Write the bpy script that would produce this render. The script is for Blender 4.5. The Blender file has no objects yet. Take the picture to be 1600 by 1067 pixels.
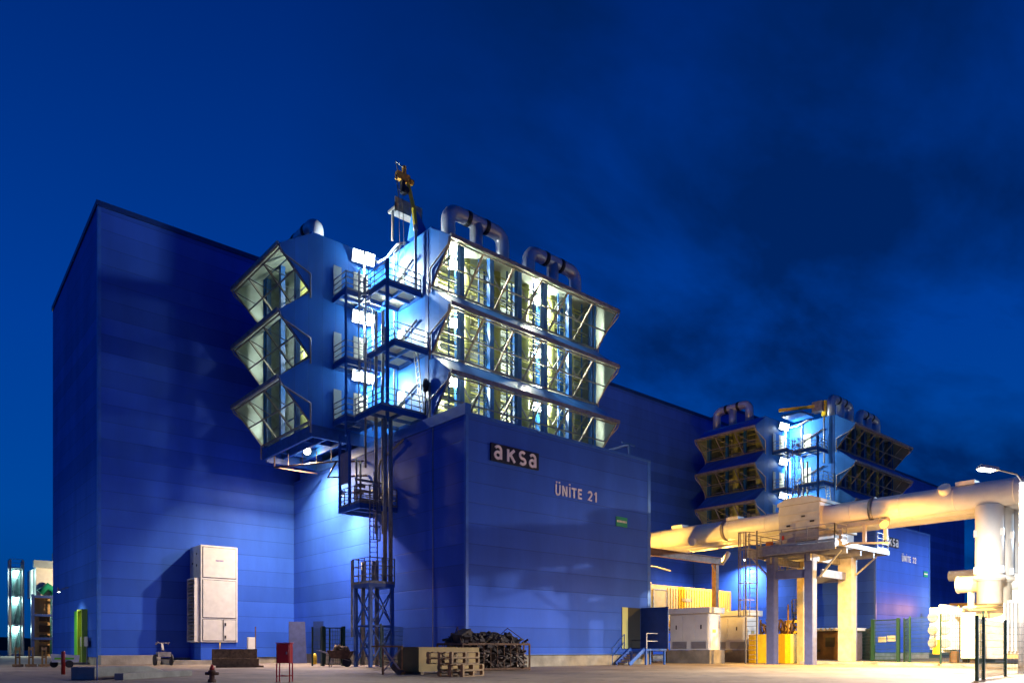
import bpy, bmesh, math, random
from mathutils import Vector, Matrix
random.seed(7)
R = math.radians
scene = bpy.context.scene
COL = scene.collection

# ------------------------------------------------------------------ camera, sky, exposure
cam_d = bpy.data.cameras.new("camera")
cam = bpy.data.objects.new("camera", cam_d); COL.objects.link(cam)
cam.location = (-24.17, -31.67, 1.0)
cam.rotation_euler = (R(90), 0, -math.atan2(0.65504, 0.75560))
cam_d.sensor_width = 36.0
cam_d.lens = 36.0*1153/1600
cam_d.shift_y = 480.5/1600
cam_d.clip_start = 0.1; cam_d.clip_end = 6000
scene.camera = cam
scene.view_settings.view_transform = 'Standard'
scene.view_settings.look = 'None'
scene.view_settings.exposure = 0.0
scene.view_settings.gamma = 1.0
scene.view_settings.use_curve_mapping = False
try:
    scene.cycles.max_bounces = 6
    scene.cycles.sample_clamp_indirect = 4.0
    scene.cycles.use_light_tree = True
except Exception: pass

world = bpy.data.worlds.new("World"); scene.world = world
world.use_nodes = True
def setup_world():
    nt = world.node_tree; N = nt.nodes; L = nt.links
    N.clear()
    out = N.new('ShaderNodeOutputWorld'); bg = N.new('ShaderNodeBackground')
    sky = N.new('ShaderNodeTexSky'); sky.sky_type = 'NISHITA'; sky.sun_disc = False
    sky.sun_elevation = R(-2.0); sky.sun_rotation = R(-60); sky.ozone_density = 6.0
    sky.air_density = 1.0; sky.dust_density = 0.3
    tint = N.new('ShaderNodeMix'); tint.data_type = 'RGBA'; tint.blend_type = 'MULTIPLY'
    tint.inputs[0].default_value = 1.0
    tint.inputs[7].default_value = SKY_TINT
    L.new(sky.outputs[0], tint.inputs[6])
    # blue-hour base colour added to the dusk sky, clouds drawn over both
    tc = N.new('ShaderNodeTexCoord')
    sep = N.new('ShaderNodeSeparateXYZ'); L.new(tc.outputs['Generated'], sep.inputs[0])
    ramp = N.new('ShaderNodeValToRGB'); L.new(sep.outputs['Z'], ramp.inputs[0])
    e = ramp.color_ramp.elements
    e[0].position = 0.0; e[0].color = (0.0, 0.036, 0.16, 1)
    e[1].position = 0.75; e[1].color = (0.0, 0.010, 0.095, 1)
    k = e.new(0.16); k.color = (0.0, 0.046, 0.235, 1)
    k = e.new(0.36); k.color = (0.0, 0.034, 0.225, 1)
    add = N.new('ShaderNodeMix'); add.data_type = 'RGBA'; add.blend_type = 'ADD'; add.inputs[0].default_value = 1.0
    L.new(ramp.outputs[0], add.inputs[6]); L.new(tint.outputs[2], add.inputs[7])
    # project the view direction to a cloud plane
    den = N.new('ShaderNodeMath'); den.operation = 'ADD'; L.new(sep.outputs['Z'], den.inputs[0]); den.inputs[1].default_value = 0.28
    dx = N.new('ShaderNodeMath'); dx.operation = 'DIVIDE'; L.new(sep.outputs['X'], dx.inputs[0]); L.new(den.outputs[0], dx.inputs[1])
    dy = N.new('ShaderNodeMath'); dy.operation = 'DIVIDE'; L.new(sep.outputs['Y'], dy.inputs[0]); L.new(den.outputs[0], dy.inputs[1])
    cb = N.new('ShaderNodeCombineXYZ'); L.new(dx.outputs[0], cb.inputs[0]); L.new(dy.outputs[0], cb.inputs[1])
    mp = N.new('ShaderNodeMapping'); mp.inputs['Rotation'].default_value = (0, 0, R(35)); mp.inputs['Scale'].default_value = (1.0, 1.7, 1); mp.inputs['Location'].default_value = CLOUD_OFF
    L.new(cb.outputs[0], mp.inputs['Vector'])
    n1 = N.new('ShaderNodeTexNoise'); n1.inputs['Scale'].default_value = 2.1; n1.inputs['Detail'].default_value = 9.0; n1.inputs['Roughness'].default_value = 0.56; n1.inputs['Distortion'].default_value = 0.25
    L.new(mp.outputs[0], n1.inputs['Vector'])
    cr = N.new('ShaderNodeValToRGB'); L.new(n1.outputs[0], cr.inputs[0])
    c = cr.color_ramp.elements
    c[0].position = 0.36; c[0].color = (0, 0, 0, 1)
    c[1].position = 0.60; c[1].color = (1, 1, 1, 1)
    # clouds gather on the +X side (away from the afterglow)
    x2 = N.new('ShaderNodeMath'); x2.operation = 'MULTIPLY'; L.new(sep.outputs['X'], x2.inputs[0]); L.new(sep.outputs['X'], x2.inputs[1])
    y2 = N.new('ShaderNodeMath'); y2.operation = 'MULTIPLY_ADD'; L.new(sep.outputs['Y'], y2.inputs[0]); L.new(sep.outputs['Y'], y2.inputs[1]); L.new(x2.outputs[0], y2.inputs[2])
    ln = N.new('ShaderNodeMath'); ln.operation = 'SQRT'; L.new(y2.outputs[0], ln.inputs[0])
    az = N.new('ShaderNodeMath'); az.operation = 'DIVIDE'; L.new(sep.outputs['X'], az.inputs[0]); L.new(ln.outputs[0], az.inputs[1])
    sx = N.new('ShaderNodeMapRange'); L.new(az.outputs[0], sx.inputs[0])
    sx.inputs[1].default_value = 0.40; sx.inputs[2].default_value = 0.70; sx.inputs[3].default_value = 0.0; sx.inputs[4].default_value = 0.9
    fm = N.new('ShaderNodeMath'); fm.operation = 'MULTIPLY'; L.new(cr.outputs[0], fm.inputs[0]); L.new(sx.outputs[0], fm.inputs[1])
    cloud = N.new('ShaderNodeMix'); cloud.data_type = 'RGBA'; cloud.blend_type = 'MIX'
    L.new(fm.outputs[0], cloud.inputs[0]); L.new(add.outputs[2], cloud.inputs[6]); cloud.inputs[7].default_value = (0.0, 0.0115, 0.080, 1)
    L.new(cloud.outputs[2], bg.inputs['Color']); bg.inputs['Strength'].default_value = SKY_GAIN
    L.new(bg.outputs[0], out.inputs['Surface'])
SKY_TINT = (0.0, 0.03, 0.12, 1); SKY_GAIN = 1.3
CLOUD_OFF = (0.35, 0.2, 0)
setup_world()

# ------------------------------------------------------------------ materials
MATS = {}
def mat(name, color, rough=0.5, metal=0.0, noise=0.0, nscale=3.0, bump=0.0, bscale=20.0, spec=0.5, dark=None):
    if name in MATS: return MATS[name]
    m = bpy.data.materials.new(name); m.use_nodes = True
    nt = m.node_tree; N = nt.nodes; L = nt.links
    b = N['Principled BSDF']
    b.inputs['Base Color'].default_value = (*color, 1); b.inputs['Roughness'].default_value = rough
    b.inputs['Metallic'].default_value = metal
    if 'Specular IOR Level' in b.inputs: b.inputs['Specular IOR Level'].default_value = spec
    tc = N.new('ShaderNodeTexCoord')
    if noise > 0:
        n = N.new('ShaderNodeTexNoise'); n.inputs['Scale'].default_value = nscale; n.inputs['Detail'].default_value = 6
        L.new(tc.outputs['Object'], n.inputs['Vector'])
        mr = N.new('ShaderNodeMapRange'); L.new(n.outputs[0], mr.inputs[0])
        mr.inputs[1].default_value = 0.3; mr.inputs[2].default_value = 0.7
        mx = N.new('ShaderNodeMix'); mx.data_type = 'RGBA'
        L.new(mr.outputs[0], mx.inputs[0])
        d = dark if dark else tuple(c*(1-noise) for c in color)
        mx.inputs[6].default_value = (*d, 1); mx.inputs[7].default_value = (*[min(1, c*(1+noise*0.5)) for c in color], 1)
        L.new(mx.outputs[2], b.inputs['Base Color'])
        rr = N.new('ShaderNodeMapRange'); L.new(n.outputs[0], rr.inputs[0])
        rr.inputs[3].default_value = min(1, rough+0.12); rr.inputs[4].default_value = max(0.05, rough-0.12)
        L.new(rr.outputs[0], b.inputs['Roughness'])
    if bump > 0:
        n2 = N.new('ShaderNodeTexNoise'); n2.inputs['Scale'].default_value = bscale; n2.inputs['Detail'].default_value = 4
        L.new(tc.outputs['Object'], n2.inputs['Vector'])
        bp = N.new('ShaderNodeBump'); bp.inputs['Strength'].default_value = bump; bp.inputs['Distance'].default_value = 0.05
        L.new(n2.outputs[0], bp.inputs['Height']); L.new(bp.outputs[0], b.inputs['Normal'])
    MATS[name] = m
    return m

def panel_mat(name, color, rough, pitch, axis='Z', seam=0.55, wave=0.02):
    """coated metal sandwich panels: joints every `pitch` metres, slight waviness and dirt streaks"""
    if name in MATS: return MATS[name]
    m = bpy.data.materials.new(name); m.use_nodes = True
    nt = m.node_tree; N = nt.nodes; L = nt.links
    b = N['Principled BSDF']; b.inputs['Roughness'].default_value = rough; b.inputs['Specular IOR Level'].default_value = 0.12
    geo = N.new('ShaderNodeNewGeometry'); sep = N.new('ShaderNodeSeparateXYZ'); L.new(geo.outputs['Position'], sep.inputs[0])
    if axis == 'Z': src = sep.outputs['Z']
    else:
        ad = N.new('ShaderNodeMath'); ad.operation = 'ADD'; L.new(sep.outputs['X'], ad.inputs[0]); L.new(sep.outputs['Y'], ad.inputs[1]); src = ad.outputs[0]
    dv = N.new('ShaderNodeMath'); dv.operation = 'DIVIDE'; L.new(src, dv.inputs[0]); dv.inputs[1].default_value = pitch
    fr = N.new('ShaderNodeMath'); fr.operation = 'FRACT'; L.new(dv.outputs[0], fr.inputs[0])
    ra = N.new('ShaderNodeValToRGB'); L.new(fr.outputs[0], ra.inputs[0])
    w = 0.035
    e = ra.color_ramp.elements; e[0].position = 0.0; e[0].color = (0, 0, 0, 1); e[1].position = w; e[1].color = (1, 1, 1, 1)
    k = e.new(1-w*0.3); k.color = (1, 1, 1, 1); k = e.new(1.0); k.color = (0, 0, 0, 1)
    fl = N.new('ShaderNodeMath'); fl.operation = 'FLOOR'; L.new(dv.outputs[0], fl.inputs[0])
    wn = N.new('ShaderNodeTexWhiteNoise'); wn.noise_dimensions = '1D'; L.new(fl.outputs[0], wn.inputs['W'])
    pv = N.new('ShaderNodeMapRange'); L.new(wn.outputs['Value'], pv.inputs[0]); pv.inputs[3].default_value = 0.84; pv.inputs[4].default_value = 1.08
    n = N.new('ShaderNodeTexNoise'); n.inputs['Scale'].default_value = 0.5; n.inputs['Detail'].default_value = 6
    mpn = N.new('ShaderNodeMapping'); mpn.inputs['Scale'].default_value = (1.0, 1.0, 0.35); L.new(geo.outputs['Position'], mpn.inputs['Vector']); L.new(mpn.outputs[0], n.inputs['Vector'])
    nv = N.new('ShaderNodeMapRange'); L.new(n.outputs[0], nv.inputs[0]); nv.inputs[1].default_value = 0.3; nv.inputs[2].default_value = 0.7; nv.inputs[3].default_value = 0.86; nv.inputs[4].default_value = 1.08
    n4 = N.new('ShaderNodeTexNoise'); n4.inputs['Scale'].default_value = 1.0; n4.inputs['Detail'].default_value = 7; n4.inputs['Roughness'].default_value = 0.65
    mp4 = N.new('ShaderNodeMapping'); mp4.inputs['Scale'].default_value = (0.55, 0.55, 0.10); L.new(geo.outputs['Position'], mp4.inputs['Vector']); L.new(mp4.outputs[0], n4.inputs['Vector'])
    s4 = N.new('ShaderNodeMapRange'); L.new(n4.outputs[0], s4.inputs[0]); s4.inputs[1].default_value = 0.35; s4.inputs[2].default_value = 0.62; s4.inputs[3].default_value = 0.93; s4.inputs[4].default_value = 1.04
    p4 = N.new('ShaderNodeMath'); p4.operation = 'MULTIPLY'; L.new(nv.outputs[0], p4.inputs[0]); L.new(s4.outputs[0], p4.inputs[1]); nv = p4
    sm = N.new('ShaderNodeMapRange'); L.new(ra.outputs[0], sm.inputs[0]); sm.inputs[3].default_value = seam; sm.inputs[4].default_value = 1.0
    m1 = N.new('ShaderNodeMath'); m1.operation = 'MULTIPLY'; L.new(pv.outputs[0], m1.inputs[0]); L.new(nv.outputs[0], m1.inputs[1])
    m2 = N.new('ShaderNodeMath'); m2.operation = 'MULTIPLY'; L.new(m1.outputs[0], m2.inputs[0]); L.new(sm.outputs[0], m2.inputs[1])
    mx = N.new('ShaderNodeVectorMath'); mx.operation = 'SCALE'; mx.inputs[0].default_value = color; L.new(m2.outputs[0], mx.inputs['Scale'])
    L.new(mx.outputs[0], b.inputs['Base Color'])
    rr = N.new('ShaderNodeMapRange'); L.new(n.outputs[0], rr.inputs[0]); rr.inputs[3].default_value = rough+0.1; rr.inputs[4].default_value = rough-0.08
    L.new(rr.outputs[0], b.inputs['Roughness'])
    n3 = N.new('ShaderNodeTexNoise'); n3.inputs['Scale'].default_value = 0.9; n3.inputs['Detail'].default_value = 2; L.new(geo.outputs['Position'], n3.inputs['Vector'])
    h = N.new('ShaderNodeMath'); h.operation = 'MULTIPLY_ADD'; L.new(n3.outputs[0], h.inputs[0]); h.inputs[1].default_value = wave; 
    h2 = N.new('ShaderNodeMath'); h2.operation = 'MULTIPLY'; L.new(ra.outputs[0], h2.inputs[0]); h2.inputs[1].default_value = 0.012; L.new(h2.outputs[0], h.inputs[2])
    bp = N.new('ShaderNodeBump'); bp.inputs['Strength'].default_value = 0.5; bp.inputs['Distance'].default_value = 1.0; L.new(h.outputs[0], bp.inputs['Height']); L.new(bp.outputs[0], b.inputs['Normal'])
    MATS[name] = m
    return m

def emit(name, color, strength):
    if name in MATS: return MATS[name]
    m = bpy.data.materials.new(name); m.use_nodes = True
    b = m.node_tree.nodes['Principled BSDF']
    b.inputs['Base Color'].default_value = (0.5*color[0], 0.5*color[1], 0.5*color[2], 1)
    b.inputs['Emission Color'].default_value = (*color, 1); b.inputs['Emission Strength'].default_value = strength
    MATS[name] = m; return m

BLUE = panel_mat('blue_wall_panel', (0.034, 0.112, 0.57), 0.5, 1.12, 'Z', 0.5, 0.035)
TBLUE = panel_mat('sky_blue_panel', (0.028, 0.165, 0.58), 0.45, 0.9, 'XY', 0.75, 0.004)
TRIM = mat('blue_trim', (0.035, 0.13, 0.52), 0.35, noise=0.15)
STEELB = mat('blue_painted_steel', (0.010, 0.085, 0.36), 0.4, noise=0.25)
DKBLUE = mat('dark_blue_paint', (0.006, 0.03, 0.16), 0.45, noise=0.2)
GALV = mat('galvanised_steel', (0.34, 0.34, 0.35), 0.45, 0.6, noise=0.2, nscale=4)
GALVD = mat('weathered_galvanised_steel', (0.30, 0.28, 0.26), 0.5, 0.6, noise=0.3, nscale=4)
SHEET = mat('pale_sheet_metal', (0.36, 0.43, 0.43), 0.42, 0.35, noise=0.18, nscale=1.2, bump=0.15, bscale=2)
CREAM = mat('cream_painted_metal', (0.68, 0.66, 0.52), 0.5, noise=0.1)
LAG = mat('lagged_pipe_cladding', (0.48, 0.50, 0.20), 0.45, 0.25, noise=0.2, nscale=2)
ALU = mat('aluminium_duct_cladding', (0.52, 0.52, 0.56), 0.34, 0.55, noise=0.15, nscale=2)
BLACK = mat('black_rubber', (0.012, 0.012, 0.014), 0.6, noise=0.2)
CONC = mat('cast_concrete', (0.34, 0.31, 0.25), 0.85, noise=0.35, nscale=1.3, bump=0.3, bscale=8)
CONCD = mat('stained_concrete', (0.27, 0.235, 0.19), 0.85, noise=0.4, nscale=1.1, bump=0.3, bscale=8)
WHITE = mat('white_paint', (0.72, 0.72, 0.70), 0.4, noise=0.08, nscale=1.5)
OFFW = mat('off_white_paint', (0.62, 0.60, 0.53), 0.42, noise=0.10, nscale=2.5)
YEL = mat('yellow_paint', (0.72, 0.50, 0.015), 0.42, noise=0.15)
DULLY = mat('dull_yellow_plywood', (0.28, 0.165, 0.025), 0.6, noise=0.3, nscale=1.5)
RED = mat('red_paint', (0.36, 0.012, 0.010), 0.4, noise=0.2)
RUST = mat('rusty_iron', (0.11, 0.055, 0.03), 0.75, noise=0.5, nscale=6)
WOOD = mat('weathered_wood', (0.20, 0.125, 0.06), 0.8, noise=0.45, nscale=5, bump=0.3, bscale=14)
PALEWOOD = mat('pale_wood', (0.27, 0.17, 0.075), 0.75, noise=0.35, nscale=5)
RUSTRED = mat('rust_red_steel', (0.17, 0.095, 0.075), 0.55, noise=0.3)
DARKWOOD = mat('dark_scrap', (0.06, 0.05, 0.045), 0.85, noise=0.6, nscale=4)
FGREEN = mat('dark_green_fence_steel', (0.006, 0.040, 0.022), 0.45, noise=0.2)
LGREEN = mat('light_green_door', (0.13, 0.55, 0.015), 0.45, noise=0.08)
PGREEN = mat('green_pipe_paint', (0.01, 0.25, 0.13), 0.4, noise=0.15)
SIGNG = mat('green_sign', (0.01, 0.30, 0.17), 0.4)
SIGNB = mat('black_sign', (0.010, 0.008, 0.009), 0.4)
LETTER = mat('white_letter', (0.88, 0.80, 0.77), 0.5)
GREYP = mat('grey_paint', (0.26, 0.25, 0.29), 0.5, noise=0.15)
BROWN = mat('brown_paint', (0.10, 0.05, 0.02), 0.6, noise=0.3)
ORANGE = mat('orange_paint', (0.55, 0.16, 0.02), 0.5, noise=0.2)
DIRT = mat('dry_earth', (0.16, 0.10, 0.06), 0.95, noise=0.4, nscale=0.3)
COLUMNM = mat('shade_blue_steel', (0.10, 0.115, 0.24), 0.45, noise=0.2)  # blue-violet of the shaded columns put into the steel colour

def ground_mat():
    m = bpy.data.materials.new('yard_concrete'); m.use_nodes = True
    nt = m.node_tree; N = nt.nodes; L = nt.links; b = N['Principled BSDF']
    geo = N.new('ShaderNodeNewGeometry')
    n = N.new('ShaderNodeTexNoise'); n.inputs['Scale'].default_value = 0.22; n.inputs['Detail'].default_value = 9; n.inputs['Roughness'].default_value = 0.62
    L.new(geo.outputs['Position'], n.inputs['Vector'])
    r = N.new('ShaderNodeValToRGB'); L.new(n.outputs[0], r.inputs[0])
    e = r.color_ramp.elements; e[0].position = 0.34; e[0].color = (0.17, 0.125, 0.09, 1); e[1].position = 0.66; e[1].color = (0.35, 0.275, 0.19, 1)
    br = N.new('ShaderNodeTexBrick'); br.offset = 0.0; br.inputs['Scale'].default_value = 1.0; br.inputs['Brick Width'].default_value = 5.0; br.inputs['Row Height'].default_value = 5.0
    br.inputs['Mortar Size'].default_value = 0.035; br.inputs['Color1'].default_value = (1, 1, 1, 1); br.inputs['Color2'].default_value = (0.93, 0.93, 0.93, 1); br.inputs['Mortar'].default_value = (0.55, 0.55, 0.55, 1)
    L.new(geo.outputs['Position'], br.inputs['Vector'])
    mx = N.new('ShaderNodeMix'); mx.data_type = 'RGBA'; mx.blend_type = 'MULTIPLY'; mx.inputs[0].default_value = 0.8
    L.new(r.outputs[0], mx.inputs[6]); L.new(br.outputs[0], mx.inputs[7]); L.new(mx.outputs[2], b.inputs['Base Color'])
    st = N.new('ShaderNodeTexNoise'); st.inputs['Scale'].default_value = 0.9; st.inputs['Detail'].default_value = 8; st.inputs['Roughness'].default_value = 0.7
    L.new(geo.outputs['Position'], st.inputs['Vector'])
    sr = N.new('ShaderNodeMapRange'); L.new(st.outputs[0], sr.inputs[0]); sr.inputs[1].default_value = 0.52; sr.inputs[2].default_value = 0.66; sr.inputs[3].default_value = 1.0; sr.inputs[4].default_value = 0.42
    sv = N.new('ShaderNodeVectorMath'); sv.operation = 'SCALE'; L.new(mx.outputs[2], sv.inputs[0]); L.new(sr.outputs[0], sv.inputs['Scale']); L.new(sv.outputs[0], b.inputs['Base Color'])
    b.inputs['Roughness'].default_value = 0.72
    n2 = N.new('ShaderNodeTexNoise'); n2.inputs['Scale'].default_value = 6.0; n2.inputs['Detail'].default_value = 6; L.new(geo.outputs['Position'], n2.inputs['Vector'])
    bp = N.new('ShaderNodeBump'); bp.inputs['Strength'].default_value = 0.35; bp.inputs['Distance'].default_value = 0.03; L.new(n2.outputs[0], bp.inputs['Height']); L.new(bp.outputs[0], b.inputs['Normal'])
    return m
GROUND = ground_mat()

# ------------------------------------------------------------------ mesh helpers
class MB:
    def __init__(s): s.bm = bmesh.new()
    def _face(s, vs, smooth=False):
        try:
            f = s.bm.faces.new(vs); f.smooth = smooth
        except ValueError: pass
    def hexa(s, c):
        v = [s.bm.verts.new(p) for p in c]
        for q in ((0,3,2,1),(4,5,6,7),(0,1,5,4),(1,2,6,5),(2,3,7,6),(3,0,4,7)): s._face([v[i] for i in q])
        return s
    def box(s, x0, x1, y0, y1, z0, z1):
        if x1 < x0: x0, x1 = x1, x0
        if y1 < y0: y0, y1 = y1, y0
        if z1 < z0: z0, z1 = z1, z0
        return s.hexa([(x0,y0,z0),(x1,y0,z0),(x1,y1,z0),(x0,y1,z0),(x0,y0,z1),(x1,y0,z1),(x1,y1,z1),(x0,y1,z1)])
    def bar(s, p, q, w=0.08, h=None, up=(0,0,1)):
        p, q = Vector(p), Vector(q); d = (q-p)
        if d.length < 1e-6: return s
        d.normalize(); u = Vector(up)
        if abs(d.dot(u)) > 0.98: u = Vector((1,0,0))
        a = d.cross(u).normalized(); b = a.cross(d).normalized(); h = w if h is None else h
        a *= w/2; b *= h/2
        return s.hexa([p-a-b, p+a-b, p+a+b, p-a+b, q-a-b, q+a-b, q+a+b, q-a+b])
    def tube(s, pts, r=0.05, n=8, caps=True):
        pts = [Vector(p) for p in pts]; rings = []
        rs = r if isinstance(r, (list, tuple)) else [r]*len(pts)
        ref = None
        for i, p in enumerate(pts):
            if i == 0: t = pts[1]-pts[0]
            elif i == len(pts)-1: t = pts[-1]-pts[-2]
            else: t = (pts[i+1]-pts[i]).normalized()+(pts[i]-pts[i-1]).normalized()
            t.normalize()
            if ref is None:
                u = Vector((0,0,1)) if abs(t.z) < 0.9 else Vector((1,0,0))
                ref = t.cross(u).normalized()
            a = (ref - t*ref.dot(t)).normalized(); ref = a; b = t.cross(a)
            rings.append([s.bm.verts.new(p + (a*math.cos(2*math.pi*k/n)+b*math.sin(2*math.pi*k/n))*rs[i]) for k in range(n)])
        for i in range(len(rings)-1):
            for k in range(n):
                s._face([rings[i][k], rings[i][(k+1)%n], rings[i+1][(k+1)%n], rings[i+1][k]], n > 5)
        if caps:
            s._face(list(reversed(rings[0]))); s._face(rings[-1])
        return s
    def prism(s, poly, vec):
        """extrude planar polygon (list of 3D pts) along vec"""
        a = [s.bm.verts.new(p) for p in poly]; v = Vector(vec)
        b = [s.bm.verts.new(Vector(p)+v) for p in poly]; n = len(poly)
        s._face(list(reversed(a))); s._face(b)
        for i in range(n): s._face([a[i], a[(i+1)%n], b[(i+1)%n], b[i]])
        return s
    def quad(s, *p):
        s._face([s.bm.verts.new(q) for q in p]); return s
    def build(s, name, m, parent=None, bevel=0.0):
        bmesh.ops.recalc_face_normals(s.bm, faces=s.bm.faces[:])
        off = Vector((0,0,0))
        if parent is not None:
            q = parent
            while q is not None: off += q.location; q = q.parent
        if parent is None:
            # base of the thing becomes its origin
            xs = [v.co.x for v in s.bm.verts]; ys = [v.co.y for v in s.bm.verts]; zs = [v.co.z for v in s.bm.verts]
            off = Vector(((min(xs)+max(xs))/2, (min(ys)+max(ys))/2, min(zs)))
        bmesh.ops.translate(s.bm, vec=-off, verts=s.bm.verts[:])
        me = bpy.data.meshes.new(name); s.bm.to_mesh(me); s.bm.free()
        me.materials.append(m)
        o = bpy.data.objects.new(name, me); COL.objects.link(o)
        if parent is not None: o.parent = parent
        else: o.location = off
        if bevel > 0:
            md = o.modifiers.new('bevel', 'BEVEL'); md.width = bevel; md.segments = 2; md.limit_method = 'ANGLE'
        return o

def _pieces(self, name, m, parent=None, bevel=0.0):
    """like build, but every separate piece of the mesh becomes an object of its own"""
    bm = self.bm; bm.verts.ensure_lookup_table(); seen = set(); out = []
    for v in bm.verts:
        if v in seen: continue
        st = [v]; isl = []; seen.add(v)
        while st:
            a = st.pop(); isl.append(a)
            for e in a.link_edges:
                b = e.other_vert(a)
                if b not in seen: seen.add(b); st.append(b)
        out.append(isl)
    objs = []
    for isl in out:
        q = MB(); mp = {a: q.bm.verts.new(a.co) for a in isl}
        for f in {f for a in isl for f in a.link_faces}:
            try:
                g = q.bm.faces.new([mp[a] for a in f.verts]); g.smooth = f.smooth
            except ValueError: pass
        objs.append(q.build(name, m, parent, bevel))
    bm.free()
    return objs
MB.pieces = _pieces

def tag(o, label, cat, group=None, kind=None):
    if label: o['label'] = label
    if cat: o['category'] = cat
    if group: o['group'] = group
    if kind: o['kind'] = kind
    return o
def thing(name, label, cat, loc=(0,0,0), group=None):
    o = bpy.data.objects.new(name, None); COL.objects.link(o); o.location = loc; o.empty_display_size = 0.3
    return tag(o, label, cat, group)
def copy_tree(o, parent=None):
    c = o.copy(); COL.objects.link(c)
    if parent is not None: c.parent = parent
    for ch in list(o.children): copy_tree(ch, c)
    return c
def dup(o, loc, label, group=None):
    c = copy_tree(o); c.location = loc; c['label'] = label
    if group: c['group'] = group
    return c
def arc(c, r, a0, a1, n, ax, ay):
    """points on an arc about c in the plane of unit vectors ax, ay"""
    c, ax, ay = Vector(c), Vector(ax), Vector(ay)
    return [c+ax*r*math.cos(a0+(a1-a0)*i/n)+ay*r*math.sin(a0+(a1-a0)*i/n) for i in range(n+1)]
def struct(name, mb, m):
    o = mb.build(name, m); o['kind'] = 'structure'; return o

def railing(mb, path, h=1.1, rails=(0.4, 0.75, 1.1), step=1.1, w=0.05, kick=True):
    path = [Vector(p) for p in path]
    for a, b in zip(path[:-1], path[1:]):
        n = max(1, round((b-a).length/step))
        for i in range(n+1):
            p = a.lerp(b, i/n); mb.bar(p, p+Vector((0,0,h)), w)
        for r in rails: mb.bar(a+Vector((0,0,r)), b+Vector((0,0,r)), w*0.85)
        if kick: mb.bar(a+Vector((0,0,0.08)), b+Vector((0,0,0.08)), 0.02, 0.14)
def ladder(mb, base, top, side, w=0.5, step=0.3, t=0.06):
    base, top, side = Vector(base), Vector(top), Vector(side).normalized()*w/2
    mb.bar(base-side, top-side, t); mb.bar(base+side, top+side, t)
    n = int((top-base).length/step)
    for i in range(1, n):
        p = base.lerp(top, i/n); mb.bar(p-side, p+side, 0.03)
def cage(mb, base, top, side, out, w=0.5, d=0.7, step=0.9):
    base, top = Vector(base), Vector(top); s = Vector(side).normalized(); o = Vector(out).normalized()
    n = max(1, round((top-base).length/step)); prev = None
    for i in range(n+1):
        p = base.lerp(top, i/n)
        ring = [p - s*w/2] + [p + o*d*0.5 + s*(-math.cos(a))*0.36 + o*math.sin(a)*0.36 for a in [math.pi*k/6 for k in range(7)]] + [p + s*w/2]
        for a, b in zip(ring[:-1], ring[1:]): mb.bar(a, b, 0.03, 0.05)
        if prev:
            for k in (1, 3, 4, 5, 7): mb.bar(prev[k], ring[k], 0.04)
        prev = ring
def grating(mb, x0, x1, y0, y1, z, pitch=0.14, along='x'):
    if along == 'x':
        y = y0+pitch/2
        while y < y1: mb.box(x0, x1, y-0.03, y+0.03, z-0.04, z); y += pitch
    else:
        x = x0+pitch/2
        while x < x1: mb.box(x-0.03, x+0.03, y0, y1, z-0.04, z); x += pitch

def add_light(parent, loc, color, power, radius=0.12, kind='POINT', spot=None, aim=None, blend=0.5):
    d = bpy.data.lights.new('lamp_light', kind); d.energy = power; d.color = color; d.shadow_soft_size = radius
    if kind == 'SPOT': d.spot_size = R(spot); d.spot_blend = blend
    o = bpy.data.objects.new('lamp_light', d); COL.objects.link(o)
    off = Vector((0,0,0)); q = parent
    while q is not None: off += q.location; q = q.parent
    o.parent = parent; o.location = Vector(loc)-off
    if aim is not None: o.rotation_euler = Vector(aim).normalized().to_track_quat('-Z', 'Y').to_euler()
    return o
COOL = (0.86, 1.0, 0.93); SODIUM = (1.0, 0.56, 0.10); WARMW = (1.0, 0.76, 0.45); STREETW = (1.0, 0.93, 0.86)
def floodlight(label, pos, face, color, emit_mat, size=0.35, group=None, bracket=(0,0,0.35), rect=None):
    """square floodlight: housing, glowing glass and stirrup; face = direction it points"""
    p = Vector(pos); f = Vector(face).normalized()
    t = thing('floodlight', label, 'floodlight', p, group)
    a = f.cross(Vector((0,0,1))) if abs(f.z) < 0.95 else Vector((1,0,0))
    a.normalize(); b = a.cross(f).normalized(); s = size/2
    if rect:
        W2, H2 = rect[0]/2, rect[1]/2
        def rc(q, k): return [q-a*W2*k-b*H2*k, q+a*W2*k-b*H2*k, q+a*W2*k+b*H2*k, q-a*W2*k+b*H2*k]
        h = MB(); h.hexa(rc(p-f*.25,.55)+rc(p,1.0)); h.build('housing', GREYP, t)
        g = MB(); g.hexa(rc(p+f*.004,.94)+rc(p+f*.03,.88)); g.build('glass', emit_mat, t)
    else:
      h = MB(); h.tube([p-f*0.30, p-f*0.24, p], [s*.45, s*.65, s], 16); h.build('housing', GREYP, t)
      g = MB(); g.tube([p+f*0.004, p+f*0.03], [s*.92, s*.80], 16); g.build('glass', emit_mat, t)
    k = MB(); m = p-f*0.08
    k.bar(m-a*s*1.15, m-a*s*1.15+Vector(bracket), 0.03); k.bar(m+a*s*1.15, m+a*s*1.15+Vector(bracket), 0.03)
    k.bar(m-a*s*1.15+Vector(bracket), m+a*s*1.15+Vector(bracket), 0.04); k.build('bracket', GALVD, t)
    return t
E_COOL = emit('cool_lamp_glass', (0.9, 1.0, 0.92), 14)
E_WARM = emit('warm_lamp_glass', (1.0, 0.86, 0.66), 14)
E_SOD = emit('sodium_lamp_glass', (1.0, 0.50, 0.07), 2.2)
E_ST = emit('street_lamp_glass', (1.0, 0.95, 0.9), 14)

# ------------------------------------------------------------------ ground and horizon
struct('ground', MB().quad((-1500,-1500,0),(1500,-1500,0),(1500,1500,0),(-1500,1500,0)), GROUND)
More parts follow.
